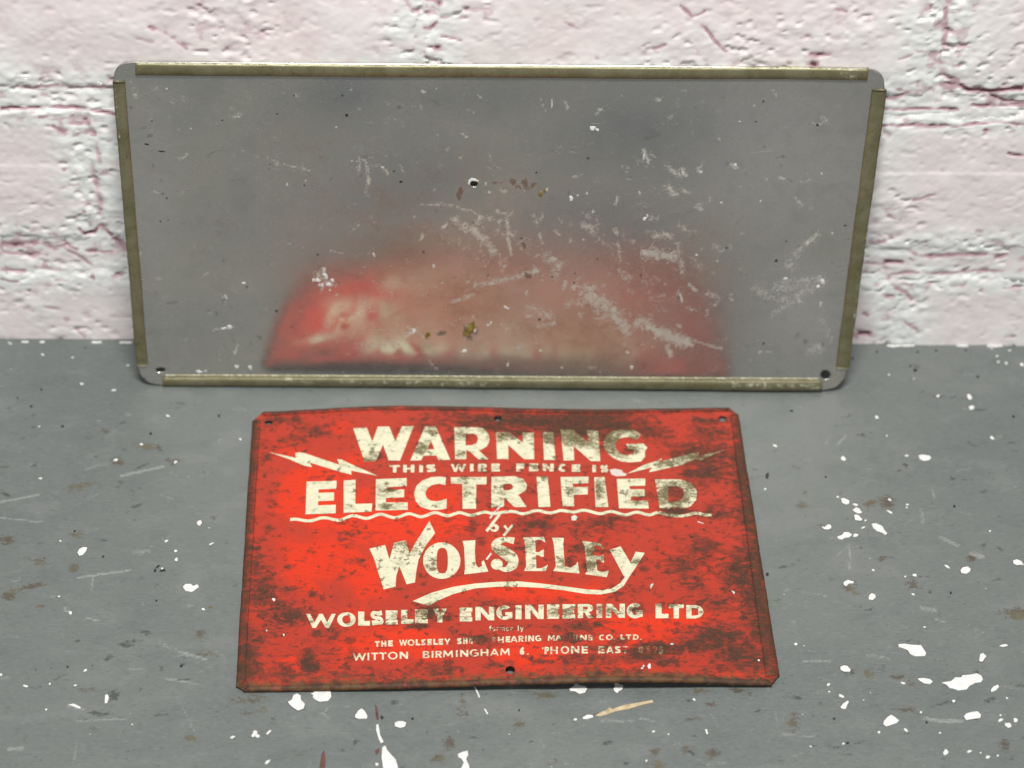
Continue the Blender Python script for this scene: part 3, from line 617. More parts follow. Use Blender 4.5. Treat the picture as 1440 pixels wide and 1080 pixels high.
# ------------------------------------------------------------------ big plate leaning on the wall
PLATE = thing('metal_plate', 'large dull grey metal plate with rounded corners leaning against the brick-print wall', 'metal plate', tuple(PO), (-THETA, 0, 0))
def arc_corner(c, r, a0, a1, n=7): return [(c[0]+r*math.cos(a0+(a1-a0)*i/n), c[1]+r*math.sin(a0+(a1-a0)*i/n)) for i in range(n+1)]
pBL, pBR, pTR, pTL = [on_plate(*p) for p in ((196, 546.5), (1185.5, 550.5), (1247.5, 101), (157.5, 89))]
pc = [pBL, pBR, pTR, pTL]
SH = min(p[1] for p in (pBL, pBR))
PO_shift = SH
def plate_pt(a, b): return (pBL*(1-a)+pBR*a)*(1-b)+(pTL*(1-a)+pTR*a)*b
def round_poly(ps, r, n=8):
    out = []
    for i in range(4):
        p = ps[i]; q0 = ps[i-1]; q1 = ps[(i+1) % 4]
        d0 = (q0-p)/np.linalg.norm(q0-p); d1 = (q1-p)/np.linalg.norm(q1-p)
        for k in range(n+1):
            t = k/n; a = p+d0*r[i]; b = p+d1*r[i]
            a2 = a*(1-t)+p*t; b2 = p*(1-t)+b*t; q = a2*(1-t)+b2*t
            c = (a+b)/2*1.0; out.append(q*.93+c*.07*1.0 if 0 < t < 1 else q)
    return out
outl = round_poly(pc, [.0125, .0115, .0105, .0105])
def ell(px, py, rx, ry, ang=0, n=14):
    a = math.radians(ang); out = []
    for k in range(n):
        t = 2*math.pi*k/n; u = rx*math.cos(t); v = ry*math.sin(t)
        out.append((px+u*math.cos(a)+v*math.sin(a), py-u*math.sin(a)+v*math.cos(a)))
    return out
def bowl(px_, py_):                   # gentle waves of the thin sheet, metres
    return .0009*np.sin(px_/290.+.6)*np.cos(py_/170.) + .0010*np.exp(-(((px_-505)/88.)**2+((py_-392)/62.)**2)) - .0007*np.exp(-(((px_-620)/90.)**2+((py_-440)/60.)**2)) \
        + .0006*np.exp(-(((px_-905)/120.)**2+((py_-330)/80.)**2)) + .00025*np.exp(-(((px_-484)/11.)**2+((py_-454)/9.)**2))
holes = [ell(226, 524.5, 7, 3.6, 3), ell(1160, 528.5, 7.3, 6.6), ell(666, 261.5, 6.0, 4.6, -10, 9)]
holes_uv = [[on_plate(*p) for p in h] for h in holes]
from math import floor as _fl
gx = np.arange(-.20, .21, .0042); gz = np.arange(.002, .19, .0042)
def inside(pt, poly):
    x, y = pt; c = False; n = len(poly)
    for i in range(n):
        x1, y1 = poly[i]; x2, y2 = poly[(i+1) % n]
        if (y1 > y) != (y2 > y) and x < (x2-x1)*(y-y1)/(y2-y1)+x1: c = not c
    return c
pts = [(x+random.uniform(-.0002, .0002), z+random.uniform(-.0002, .0002)) for x in gx for z in gz if inside((x, z), outl)]
V2, T = cdt([outl], holes_uv, pts)
for _ in range(2): V2, T = subdiv(V2, T)
def plate_world(U, Vv, off=0): return PO+np.outer(U, PUv)+np.outer(Vv, PVv)+PN*off
dx_, dy_ = draw_xy(plate_world(V2[:, 0], V2[:, 1]))
hole_d = np.minimum.reduce([np.hypot((dx_-h[0])/1.0, (dy_-h[1])/1.0) for h in ((226, 524.5), (1160, 528.5), (666, 261.5))])
nb = bowl(dx_, dy_)
emb = np.zeros_like(nb)
yb = 532.0+(dx_-230)*.0055             # narrow raised ridge just above the bottom hem
emb = .0007*np.exp(-((dy_-yb+1)/2.0)**2)*((dx_ > 226) & (dx_ < 1150))
nb = nb+emb*0
SCUFF = [([(828,415),(850,440)],17,.75),([(850,430),(880,465)],12,.8),([(800,430),(822,425)],8,.6),([(900,455),(915,462),(935,475)],10,.85),([(930,470),(965,485)],10,1.0),([(965,478),(1015,493)],1.6,1.0),([(938,490),(942,503)],4,.9),([(908,358),(948,362)],10,.8),([(952,345),(960,385)],5,.65),([(920,333),(945,335)],6,.7),([(955,322),(975,330)],6,.5),
 ([(821,320),(835,327)],7,.75),([(826,304),(828,308)],4,.8),([(865,325),(868,330)],5,.8),([(770,365),(785,372),(782,388)],9,.65),([(620,290),(660,300),(700,315)],3,.6),([(640,312),(655,325)],6,.8),([(665,325),(695,357)],6.5,.9),([(675,310),(670,318)],5,.6),([(712,310),(718,360)],3.2,.8),([(700,300),(715,305)],4,.6),([(750,305),(755,320)],3,.7),
 ([(680,405),(755,384)],5,.75),([(635,430),(665,418)],3,.8),([(670,405),(715,395)],7,.55),([(745,435),(775,450)],11,.55),([(757,462),(780,458)],3,.8),([(868,345),(873,372)],3,.7),([(872,382),(884,394)],7,.6),([(880,410),(895,415)],4,.4),([(1133,345),(1150,332)],5,.8),([(1125,350),(1110,375)],9,.5),([(1060,405),(1075,418)],7,.6),([(1075,418),(1095,425)],4,.6),
 ([(1090,408),(1130,398),(1155,397)],9,.6),([(1100,425),(1150,405)],7,.5),([(1140,495),(1150,490)],10,.6),([(1085,445),(1110,430)],5,.5),([(1155,455),(1165,480)],8,.4),([(1005,350),(1015,355)],5,.6),([(975,370),(985,378)],6,.5),([(995,415),(1010,420)],5,.5),([(505,225),(505,250)],2.2,.8),([(514,228),(519,258),(514,272)],2.6,.9),([(501,231),(528,223)],1,.9),
 ([(400,235),(425,240),(436,244)],1.3,1.0),([(385,228),(392,235)],4,.6),([(425,232),(429,250)],2,.5),([(538,238),(545,247)],2.2,1.0),([(562,236),(570,248)],2.5,.6),([(905,215),(912,232)],3.0,1.0),([(915,218),(923,225)],2.5,.7),([(940,240),(955,250)],6,.75),([(958,240),(965,250)],3,.9),([(938,265),(948,275)],6,.7),([(955,268),(970,275)],3,.6),([(980,243),(985,246)],3,.7),
 ([(448,390),(465,402)],7,.7),([(455,380),(457,390)],2,.9),([(575,290),(620,292)],1.2,.8),([(490,320),(505,316)],2,.5),([(490,332),(508,318)],.9,.8),([(400,345),(430,352)],1.2,.5),([(465,355),(482,359)],1.5,.9),([(615,290),(650,297)],2.6,.6),([(545,300),(620,355)],.8,.3),([(570,478),(582,468)],4,.8),([(500,490),(560,488)],6,.45),([(300,468),(328,464)],1.6,1.0),
 ([(310,415),(318,432)],1.5,.8),([(330,500),(334,490)],2,.8),([(185,118),(193,140)],4,.5),([(208,136),(222,126)],2,.7),([(205,150),(220,200)],7,.25),([(760,140),(770,170)],1.5,.4),([(780,216),(805,226)],.9,.6),([(826,228),(826,244)],1.2,.5),([(725,492),(735,490)],2.5,.7),([(750,470),(755,485)],1.3,.8),([(640,455),(655,450)],2,.5),([(688,240),(697,250)],4,.4),
 ([(840,340),(860,345)],8,.35),([(905,380),(915,420)],9,.3),([(700,330),(740,345)],12,.35),([(640,340),(700,370)],14,.25),([(860,340),(868,372)],4,.35),([(730,262),(735,270)],5,.4),([(755,442),(770,452)],9,.4),([(1155,168),(1162,175)],4,.55),([(1030,235),(1034,240)],3.5,.9),([(1075,250),(1078,256)],2.5,.6),([(1130,260),(1138,256)],2.5,.5),([(1010,480),(1020,478)],3,.4),([(1055,497),(1085,497)],1.2,.8),
 ([(840,460),(850,470)],4,.4),([(880,440),(886,452)],6,.35),([(925,420),(960,425)],10,.3),([(1000,520),(1050,515)],8,.25),([(560,470),(590,465)],6,.4),([(510,430),(525,440)],5,.5),([(585,425),(625,400)],1,.6)]
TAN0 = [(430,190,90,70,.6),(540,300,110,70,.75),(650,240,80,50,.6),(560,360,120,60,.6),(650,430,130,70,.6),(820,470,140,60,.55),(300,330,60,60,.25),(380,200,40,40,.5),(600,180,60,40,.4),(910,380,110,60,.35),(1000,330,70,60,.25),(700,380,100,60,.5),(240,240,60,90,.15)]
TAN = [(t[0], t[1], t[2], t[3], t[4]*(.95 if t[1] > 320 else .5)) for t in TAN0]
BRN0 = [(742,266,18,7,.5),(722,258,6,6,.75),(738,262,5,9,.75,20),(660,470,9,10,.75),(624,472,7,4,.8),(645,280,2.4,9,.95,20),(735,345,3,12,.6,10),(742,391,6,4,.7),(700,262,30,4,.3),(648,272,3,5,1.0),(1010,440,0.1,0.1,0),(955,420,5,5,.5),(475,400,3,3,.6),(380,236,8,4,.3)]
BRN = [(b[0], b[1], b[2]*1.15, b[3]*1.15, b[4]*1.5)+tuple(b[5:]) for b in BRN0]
_r = random.Random(21)
for _k in range(210):
    if _k < 110: _x, _y = _r.gauss(800, 130), _r.gauss(385, 75)
    else: _x, _y = _r.uniform(190, 1190), _r.uniform(120, 520)
    if not (200 < _x < 1175 and 120 < _y < 522): continue
    _L = _r.uniform(2, 15); _a = _r.choice([_r.gauss(.6, .3), _r.gauss(-.5, .3), _r.gauss(1.5, .25)]); _p = [(_x, _y)]
    for _j in range(3): _a += _r.gauss(0, .5); _p.append((_p[-1][0]+_L/3*math.cos(_a), _p[-1][1]+_L/3*math.sin(_a)))
    SCUFF.append((_p, _r.uniform(.8, 3.0), _r.uniform(.42, .85)))
POL = [(430,460,90,75,1.0),(520,430,60,50,.8),(560,495,60,18,.8),(380,500,40,40,.6),(640,500,200,10,.25)]
at = {'scuff': strokes(dx_, dy_, SCUFF, 1.6), 'tan': blobs(dx_, dy_, TAN), 'brown': blobs(dx_, dy_, BRN), 'polish': blobs(dx_, dy_, POL), 'painted_sheen': blobs(dx_, dy_, [(1090,200,150,130,.8),(1120,430,70,90,.5),(215,250,40,160,.35),(1000,150,200,40,.5)]), 'slate': blobs(dx_, dy_, [(480,135,60,35,.9),(900,190,120,70,.8),(850,320,120,70,.6),(600,260,90,50,.5),(700,140,160,30,.5),(600,515,150,14,.5)])}
V3 = np.stack([V2[:, 0], -nb, V2[:, 1]], 1)
# faces must look towards -Y (the viewer)
V3t, Tt = thicken(V3, T, np.array([0, .0008, 0]))
at = {k: np.concatenate([v, v*0]) for k, v in at.items()}
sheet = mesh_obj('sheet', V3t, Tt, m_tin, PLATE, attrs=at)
def bowl_uv(u, v):
    a, b = draw_xy(plate_world(np.array([u]), np.array([v]))); return float(bowl(a, b)[0])
# hemmed strips: centre-line swept section
HEMW = [([(1104,101,4),(1190,112,12)], 0)]
def hem(oa, ob, ia, ib, wear_or_glint, lift=.0011, crown=.0004, nseg=140, outer_over=.00025, lab=None):
    oa, ob, ia, ib = [on_plate(*p) for p in (oa, ob, ia, ib)]
    V = []; W = []
    for i in range(nseg+1):
        t = i/nseg; o_ = oa*(1-t)+ob*t; n_ = ia*(1-t)+ib*t
        dvec = (o_-n_); L = np.linalg.norm(dvec); dvec = dvec/L
        wob = (vnoise(np.array([t*9.]), np.array([oa[0]*50+3]), 5)[0]-.5)*.0005
        wob2 = (vnoise(np.array([t*60.]), np.array([oa[0]*50+9]), 6)[0]-.5)*.00018
        n_ = n_ + dvec*(wob+wob2)
        sec = [(n_+dvec*.0006, -.0001), (n_, lift*.62), (n_+dvec*.0004, lift+wob2), (n_+dvec*L*.45, lift+crown*.4), (n_+dvec*L*.85, lift+crown*.2+wob2), (n_+dvec*(L+outer_over*.55), lift*.75), (n_+dvec*(L+outer_over), .0), (n_+dvec*(L+outer_over*.7), -.0012), (n_+dvec*(L*.9), -.0015)]
        for p, h in sec:
            hb = bowl_uv(p[0], p[1]); V.append((p[0], -(hb+h), p[1]))
            X, Y = draw_xy(PO+PUv*p[0]+PVv*p[1]); W.append((float(X), float(Y)))
    k = 9; Fc = []
    for i in range(nseg):
        for j in range(k-1): Fc.append((i*k+j, i*k+j+1, (i+1)*k+j+1, (i+1)*k+j))
    Fc.append(tuple(range(k))); Fc.append(tuple(range(nseg*k+k-1, nseg*k-1, -1)))
    W = np.array(W); wv = strokes(W[:, 0], W[:, 1], wear_or_glint)
    return mesh_obj('hem_strip', V, Fc, m_brass, PLATE, smooth=True, attrs={'wear_or_glint': wv})
hem((191,91.5),(1221,101.5),(191.5,108),(1219,116.5), [([(1184,106),(1200,112)],7,.75),([(192,90.5),(1219,100.5)],1.2,.8),([(395,98),(400,98)],5,.5),([(840,108),(850,112)],5,.5)], crown=.0003)  # long thin stroke is a highlight painted on the outer edge; the rest is wear
hem((160,117),(192.5,517),(176.5,117),(208,517), [([(168,180),(172,200)],5,.4),([(162,120),(196,500)],1.4,.5),([(172,300),(192,420)],4,.3),([(188,380),(190,384)],5,.6)])
hem((1245.5,131),(1192,519),(1225.5,130),(1174.5,518), [([(1220,330),(1213,400)],6,.62),([(1238,160),(1222,320)],5,.3),([(1205,385),(1200,480)],7,.5),([(1185,480),(1180,515)],6,.5)])
hem((229,545),(1155,549.5),(229,534),(1155,536), [([(480,540),(700,541)],6,.62),([(400,536),(440,542)],5,.6),([(1030,540),(1150,543)],7,.66),([(990,538),(1060,540)],5,.45),([(231,534),(1150,537)],1.4,.4)], lift=.0013)
def lip(x0, y0, x1, y1, wpx, h):
    n = 90; V = []
    for i in range(n+1):
        t = i/n; x = x0+(x1-x0)*t; y = y0+(y1-y0)*t
        for dy, hh in ((-wpx, .0001), (-wpx*.3, h), (wpx*.4, h*1.05), (wpx*.7, h*.3)):
            p = on_plate(x, y+dy); V.append((p[0], -(bowl_uv(*p)+hh), p[1]))
    Fc = [(i*4+j, (i+1)*4+j, (i+1)*4+j+1, i*4+j+1) for i in range(n) for j in range(3)]
    return mesh_obj('seam_ridge', V, Fc, m_brass, PLATE, attrs={'wear_or_glint': np.full(len(V), .6)})
lip(232, 531.8, 1150, 534.0, 1.0, .0006)
def decal_plate(name, pts, mat, h=.0003):
    P = [on_plate(*p) for p in pts]; n = len(P); c = sum(P)/n
    def hh(p): return bowl_uv(p[0], p[1])
    V = [(p[0], -(hh(p)-.0001), p[1]) for p in P]
    V += [((c+(p-c)*.8)[0], -(hh(p)+h), (c+(p-c)*.8)[1]) for p in P]
    Fc = [(i, (i+1) % n, n+(i+1) % n, n+i) for i in range(n)]+[tuple(range(n, 2*n))]
    a = sum(P[i][0]*P[(i+1) % n][1]-P[(i+1) % n][0]*P[i][1] for i in range(n))
    if a < 0: Fc = [f[::-1] for f in Fc]
    return mesh_obj(name, V, Fc, mat, PLATE, smooth=False)
for t in [(447,397,3.5,3),(458,391,3,5,40),(462,403,3.5,3),(468,397,2.5,3),(453,404,2.6,2.6),(441,397,2.4,2),(456,383,1.6,3,-20),(449,404,2,2),(464,411,2,1.5),(343,402,2.5,1.5),(323,464,3,3.5,40),(315,466,4,1.2,5),(333,520,3,2.6),(352,521,2.6,3.2),(280,527,5,1.8,-20),(289,526,2,2),
          (318,422,1.5,4,20),(331,500,1.6,4,-15),(404,263,1.8,2.2),(538,239,2,2),(833,184,4,4,20),(840,186,2.5,2),(825,275,1.8,1.8),(803,282,3,3.6,0),(812,278,1.6,1.4),(769,270,2.2,2.5),(683,262,1.6,2.6),(688,274,1.6,2),(899,274,1.6,2.4),(610,378,2,3,0),(526,361,1.8,3.5,20),(582,470,2.5,3,0),(690,458,1.5,3,-30),(686,461,2,1.6),(653,497,3.2,2.2,20),(667,467,2.5,3.4,0),
          (712,436,4,1.4,-30),(714,516,1.6,3,-20),(882,498,2.2,1.8),(888,519,2.2,3.6,0),(958,423,2,5,10),(956,417,1.6,2),(760,496,2,1.5),(1135,345,1.8,2.8),(1170,331,1.6,1.6),(1156,398,3,3.5,0),(1150,405,2.4,2.2),(1153,430,1.6,4,-15),(1104,394,3,1.6),(985,246,2,1.5),(979,361,2,1.3),(905,224,1.8,5.5,-8),(1034,236,2,3,0),(960,247,1.6,4,10),(1014,288,1.6,1.6),(1069,286,1.5,1.5),(1155,248,1.6,1.6),
          (235,128,1.3,1.8),(269,184,1.3,1.2),(473,182,1.2,1.2),(906,310,3,2,30),(910,306,2,2),(820,340,1.2,1.2),(776,150,1.5,6,0),(495,230,1,1),(430,258,1,2),(660,262,1.2,1.2),(672,258,1.4,1.4),(790,520,1.5,1.2),(1008,370,1.5,1.2),(1040,175,1.4,1)]:
    decal_plate('paint_fleck', ragged(*t[:4], ang=(t[4] if len(t) > 4 else 0), n=9, amp=.4), m_fleck if t[2] < 2.3 else m_white)
decal_plate('hole_rim', [(657.5,262),(658.5,256.5),(663,253.5),(669,254.5),(673,257.5),(669,257.6),(664,257.2),(660.6,259.5),(660,264)], m_white, .0002)
for t in [(602,474,3.5,3.8),(600,478,3,2.5),(663,464,7,7.5),(655,472,6,4.5,30),(760,276,3.5,4,0),(766,272,2.4,2)]:
    decal_plate('corrosion_spot', ragged(*t[:4], ang=(t[4] if len(t) > 4 else 0), n=11, amp=.35), m_yellow, .0004)
for t in [(754,246,1.6,1.5),(776,392,1.8,1.6),(807,400,1.7,1.5),(808,387,1.2,1.2),(1073,485,1.7,1.7),(1091,369,3,2,30),(1021,351,1.8,1.6),(1188,320,2.4,1.2,20),(1073,147,2.6,1.2,60),(447,361,1.8,1.6),(390,163,1.5,1.4),(428,264,1.3,1.3),(554,244,1.6,1.4),(237,313,1,1),(226,315,1.5,1.5),(313,172,1.5,1.2),(214,173,1.5,1.2),(235,282,1.6,1.4),(414,137,1.5,1.2),(1063,175,1.6,1.3),(1105,342,1.4,1.2),(564,259,3,2),(686,391,1.2,1.2),(207,206,4,1.6,-15),(228,216,6,1.2,-8)]:
    decal_plate('pit_mark', ragged(*t[:4], ang=(t[4] if len(t) > 4 else 0), n=7, amp=.2), m_black, .0001)

# ------------------------------------------------------------------ red enamel sign lying on the floor
sBL, sBR, sTR, sTL = [on_floor(*p, z=.0015)[:2] for p in ((332.5, 971), (1096.5, 963.5), (1035.5, 575), (357, 582))]
SO = np.array([(sBL+sBR+sTR+sTL)[0]/4, (sBL+sBR+sTR+sTL)[1]/4, 0.0])
SIGN = thing('red_warning_sign', 'rusty red tin warning sign with cream lettering lying flat on the grey floor', 'sign', tuple(SO))
ZB = ([0, .14, .34, .5, .70, .82, .94, 1], [.0006, .0009, .0024, .0040, .0053, .0044, .0018, .0008])
ZT = ([0, .07, .20, .29, .45, .62, .74, .9, 1], [.0012, .0022, .0046, .0053, .0040, .0012, .0008, .0012, .0014])
def smooth_interp(x, xp, fp):
    xs = np.linspace(0, 1, 101); ys = np.interp(xs, xp, fp); k = np.exp(-(np.arange(-9, 10)/5.)**2); k /= k.sum()
    ys = np.convolve(np.pad(ys, 9, mode='edge'), k, 'valid'); return np.interp(x, xs, ys)
Minv = None
def sign_ab(X, Y):                    # inverse bilinear, by iteration
    a = np.full_like(X, .5); b = np.full_like(X, .5)
    for _ in range(12):
        px_ = (sBL[0]*(1-a)+sBR[0]*a)*(1-b)+(sTL[0]*(1-a)+sTR[0]*a)*b; py_ = (sBL[1]*(1-a)+sBR[1]*a)*(1-b)+(sTL[1]*(1-a)+sTR[1]*a)*b
        wx = (sBR[0]-sBL[0])*(1-b)+(sTR[0]-sTL[0])*b; hy = (sTL[1]-sBL[1])*(1-a)+(sTR[1]-sBR[1])*a
        a = a+(X-px_)/wx; b = b+(Y-py_)/hy
    return a, b
def sign_z(X, Y):
    X = np.asarray(X, float); Y = np.asarray(Y, float)
    a, b = sign_ab(X, Y); a = np.clip(a, 0, 1); b = np.clip(b, 0, 1)
    z = smooth_interp(a, *ZB)*(1-b)+smooth_interp(a, *ZT)*b
    return z+.0004*np.sin(a*17+b*5)*np.sin(b*9+a*3)*(b*(1-b)*4)+.0009
def on_sign(px, py):
    z = .003
    for _ in range(6):
        P = on_floor(px, py, z); z = float(sign_z(P[:1], P[1:2])[0])
    return P[:2]
def S(pts): return [on_sign(*p) for p in pts]
DIRT = [(770,592,150,15,1.1),(800,602,75,14,1.15),(700,598,40,12,.95),(870,600,60,14,.95),(845,606,55,13,.75),(1000,592,40,10,.7),(400,592,50,12,.62),(440,606,25,14,.65),(415,622,30,12,.5),(440,600,60,16,.4),(600,600,50,8,.35),
 (985,640,55,22,.72),(1005,610,35,18,.7),(930,615,40,14,.45),(1040,660,22,50,.7),(995,665,40,14,.72),(950,690,34,18,.62),(950,720,26,7,.95),(1010,720,25,20,.5),(1050,720,20,60,.55),(760,738,40,14,.72),(740,745,25,10,.6),(840,735,70,12,.55),(860,730,40,6,.6),(800,752,60,14,.4),
 (985,770,30,20,.45),(1050,780,18,40,.55),(900,700,20,10,.4),(705,700,20,14,.45),(680,690,30,14,.4),(640,655,40,6,.4),(780,657,60,5,.4),
 (1040,810,30,30,.85),(1060,840,25,45,.85),(1010,845,40,18,.6),(1065,880,18,30,.75),(1010,895,45,18,.85),(990,905,50,14,.85),(925,912,45,10,.95),(1040,920,45,25,.8),(935,930,20,8,.8),(905,922,30,8,.8),(960,800,25,20,.5),(975,825,20,10,.6),(895,790,10,6,.7),(905,800,8,6,.7),(890,830,40,6,.4),
 (605,862,20,12,.9),(625,868,20,6,.8),(588,880,22,5,.95),(640,888,20,10,.5),(820,880,40,12,.72),(800,896,14,10,1.0),(790,885,20,10,.7),(840,879,10,5,1.0),(690,905,40,8,.45),(672,899,24,6,.95),(850,910,30,8,.5),(870,903,18,8,.6),(720,885,25,4,.55),(765,880,20,8,.5),(895,857,12,8,.7),(660,875,20,8,.4),
 (370,840,25,45,.72),(395,860,30,22,.8),(415,868,22,14,.85),(360,800,14,60,.55),(350,900,20,40,.68),(345,945,30,25,.78),(385,950,40,14,.62),(435,935,14,16,.98),(445,890,10,5,.9),(500,950,60,10,.5),(620,942,50,12,.55),(700,935,30,8,.6),(760,930,30,10,.5),(380,745,10,8,.6),(405,797,8,5,.85),(440,835,8,5,.85),(400,830,20,10,.55),(380,700,14,30,.4),(375,640,12,30,.4),(480,810,14,6,.55),(510,790,8,5,.7),(465,890,30,14,.5),
 (440,750,12,20,.35),(490,750,18,6,.4),(470,920,40,14,.35),(560,830,12,6,.5),(600,812,10,5,.7),(665,740,10,14,.7),(675,760,10,8,.6),(740,770,20,6,.6),(700,850,60,10,.35),(815,770,25,10,.55),(830,795,12,8,.95),(800,790,10,8,.6),(835,775,40,2,.9),(850,800,10,5,.4),(1060,930,30,16,.7),(820,930,60,14,.45),(850,945,80,8,.6),(545,690,10,3,1.1),(560,875,40,6,.35),(545,878,6,3,.9),
 (530,640,10,5,.75),(592,628,12,6,.8),(650,612,25,12,.55),(905,605,25,10,.85),(842,607,14,8,.8),(790,607,16,8,.85),(730,608,30,8,.85),(850,630,20,6,.5),(885,632,16,6,.6),(700,605,16,8,.8),(895,668,0.1,.1,0),(750,690,10,8,.4),(720,665,20,6,.3),(803,690,10,8,.6),(842,690,7,16,.75),(560,605,30,5,.35),(970,645,0.1,.1,0),(1000,655,12,8,.6)]
BRIGHT = [(450,700,80,60,.9),(560,740,90,40,.9),(450,790,60,50,.9),(420,640,40,25,.7),(520,820,60,40,.8),(560,905,80,30,1.0),(740,920,60,25,.9),(880,878,80,14,1.1),(900,900,60,16,.95),(740,835,120,18,.8),(650,830,60,20,.6),(900,770,50,30,.25),(640,740,60,20,.6),(700,760,30,20,.6),(950,870,60,14,.9),(420,930,30,12,.5),(840,940,70,8,.6),(1000,800,20,40,.4),(480,600,30,14,.6),(700,720,30,15,.6),(1000,630,40,12,.5),(610,700,60,30,.6),(400,720,20,40,.5),(500,860,60,16,.5),(1030,950,40,5,.5),(760,645,80,14,.45)]
def sign_attrs(X, Y, Zl):
    P = np.stack([X, Y, Zl], 1); a, b = sign_ab(X, Y)
    px_, py_ = draw_xy(P)
    ed = np.minimum(np.minimum(a, 1-a)*1.4, np.minimum(b*.95, (1-b)*1.1))
    d = blobs(px_, py_, DIRT)
    d = np.maximum(d, .62*np.exp(-(ed/.022)**2))+.12*sstep(.45, .7, fbm(X*60, Y*80, 3, 91))
    d = d+.09*sstep(.62, .95, a)
    rr = np.maximum(.85*np.exp(-(b/.045)**2), .45*np.exp(-((1-a)/.03)**2))
    return {'dirt': d, 'bright': blobs(px_, py_, BRIGHT), 'rimrust': np.maximum(rr, .4*np.exp(-(a/.03)**2))}
def cornerpt(p, q, s): return p+(q-p)/np.linalg.norm(q-p)*s
so = [cornerpt(sBL, sTL, 0.00240), cornerpt(sBL, sBR, 0.00336), cornerpt(sBR, sBL, 0.00384), cornerpt(sBR, sTR, 0.00520), cornerpt(sTR, sBR, 0.00496), cornerpt(sTR, sTL, 0.00384), cornerpt(sTL, sTR, 0.00464), cornerpt(sTL, sBL, 0.00576)]
sh_ = [ell(378, 593.8, 5.2, 2.9), ell(1016, 588.6, 5.4, 4.2), ell(700, 588, 5.2, 4.4), ell(717.5, 941.8, 6.8, 5.8)]
sh_uv = [S(h) for h in sh_]
soL = [tuple(p) for p in so]
x0, x1 = min(p[0] for p in so), max(p[0] for p in so); y0, y1 = min(p[1] for p in so), max(p[1] for p in so)
pts = [(x+random.uniform(-.0003, .0003), y+random.uniform(-.0003, .0003)) for x in np.arange(x0+.001, x1, .0036) for y in np.arange(y0+.001, y1, .0036) if inside((x, y), soL)]
V2, T = cdt([soL], sh_uv, pts)
for _ in range(2): V2, T = subdiv(V2, T)
zz = sign_z(V2[:, 0], V2[:, 1])
dent = -.00035*np.exp(-(np.minimum.reduce([np.hypot(draw_xy(np.stack([V2[:, 0], V2[:, 1], zz], 1))[0]-h[0], draw_xy(np.stack([V2[:, 0], V2[:, 1], zz], 1))[1]-h[1]) for h in ((378, 594), (1016, 589), (700, 588), (717, 942))])/9)**2)
at = sign_attrs(V2[:, 0], V2[:, 1], zz)
V3 = np.stack([V2[:, 0], V2[:, 1], zz+dent], 1)-SO
V3t, Tt = thicken(V3, T, np.array([0, 0, -.0006]))
mesh_obj('panel', V3t, Tt, m_red, SIGN, attrs={k: np.concatenate([v, v]) for k, v in at.items()})
# folded edge strips, mitred at the corners
def fold(oa, ob, ia, ib, nseg=130):
    V = []; 
    for i in range(nseg+1):
        t = i/nseg; o_ = oa*(1-t)+ob*t; n_ = ia*(1-t)+ib*t; d = o_-n_; L = np.linalg.norm(d); d = d/L
        wob = (vnoise(np.array([t*14.]), np.array([oa[0]*40+oa[1]*70]), 8)[0]-.5)*.00022+(vnoise(np.array([t*60.]), np.array([oa[0]*40+oa[1]*70]), 9)[0]-.5)*.0002
        n_ = n_+d*wob
        for p, h in [(n_+d*.0001, -.0003), (n_, .00045), (n_+d*.0004, .00075+wob*.3), (n_+d*L*.5, .00070), (n_+d*L*.86, .00045), (n_+d*(L+.0002), .00005), (n_+d*(L+.0006), -.0007), (n_+d*(L+.0003), -.0014)]:
            z = float(sign_z(np.array([p[0]]), np.array([p[1]]))[0]); V.append((p[0], p[1], z+h))
    k = 8; Fc = []
    for i in range(nseg):
        for j in range(k-1): Fc.append((i*k+j, (i+1)*k+j, (i+1)*k+j+1, i*k+j+1))
    Fc.append(tuple(range(k))); Fc.append(tuple(range(nseg*k+k-1, nseg*k-1, -1)))
    V = np.array(V); at = sign_attrs(V[:, 0], V[:, 1], V[:, 2])
    at['dirt'] = at['dirt']+.24
    return mesh_obj('folded_edge', V-SO, Fc, m_red, SIGN, attrs=at)
def inn(k, w1, w2):
    c = [sBL, sBR, sTR, sTL][k]; q0 = [sTL, sBL, sBR, sTR][k]; q1 = [sBR, sTR, sTL, sBL][k]
    return c+(q0-c)/np.linalg.norm(q0-c)*w1+(q1-c)/np.linalg.norm(q1-c)*w2
W = .0040
fold(so[1], so[2], inn(0, W*.55, W*1.3), inn(1, W*1.5, W*.55))
fold(so[3], so[4], inn(1, W*1.55, W*1.02), inn(2, W*1.55, W*1.02))
fold(so[5], so[6], inn(2, W*.62, W*1.35), inn(3, W*1.35, W*.66))
fold(so[7], so[0], inn(3, W*.92, W*1.7), inn(0, W*1.2, W*.92))

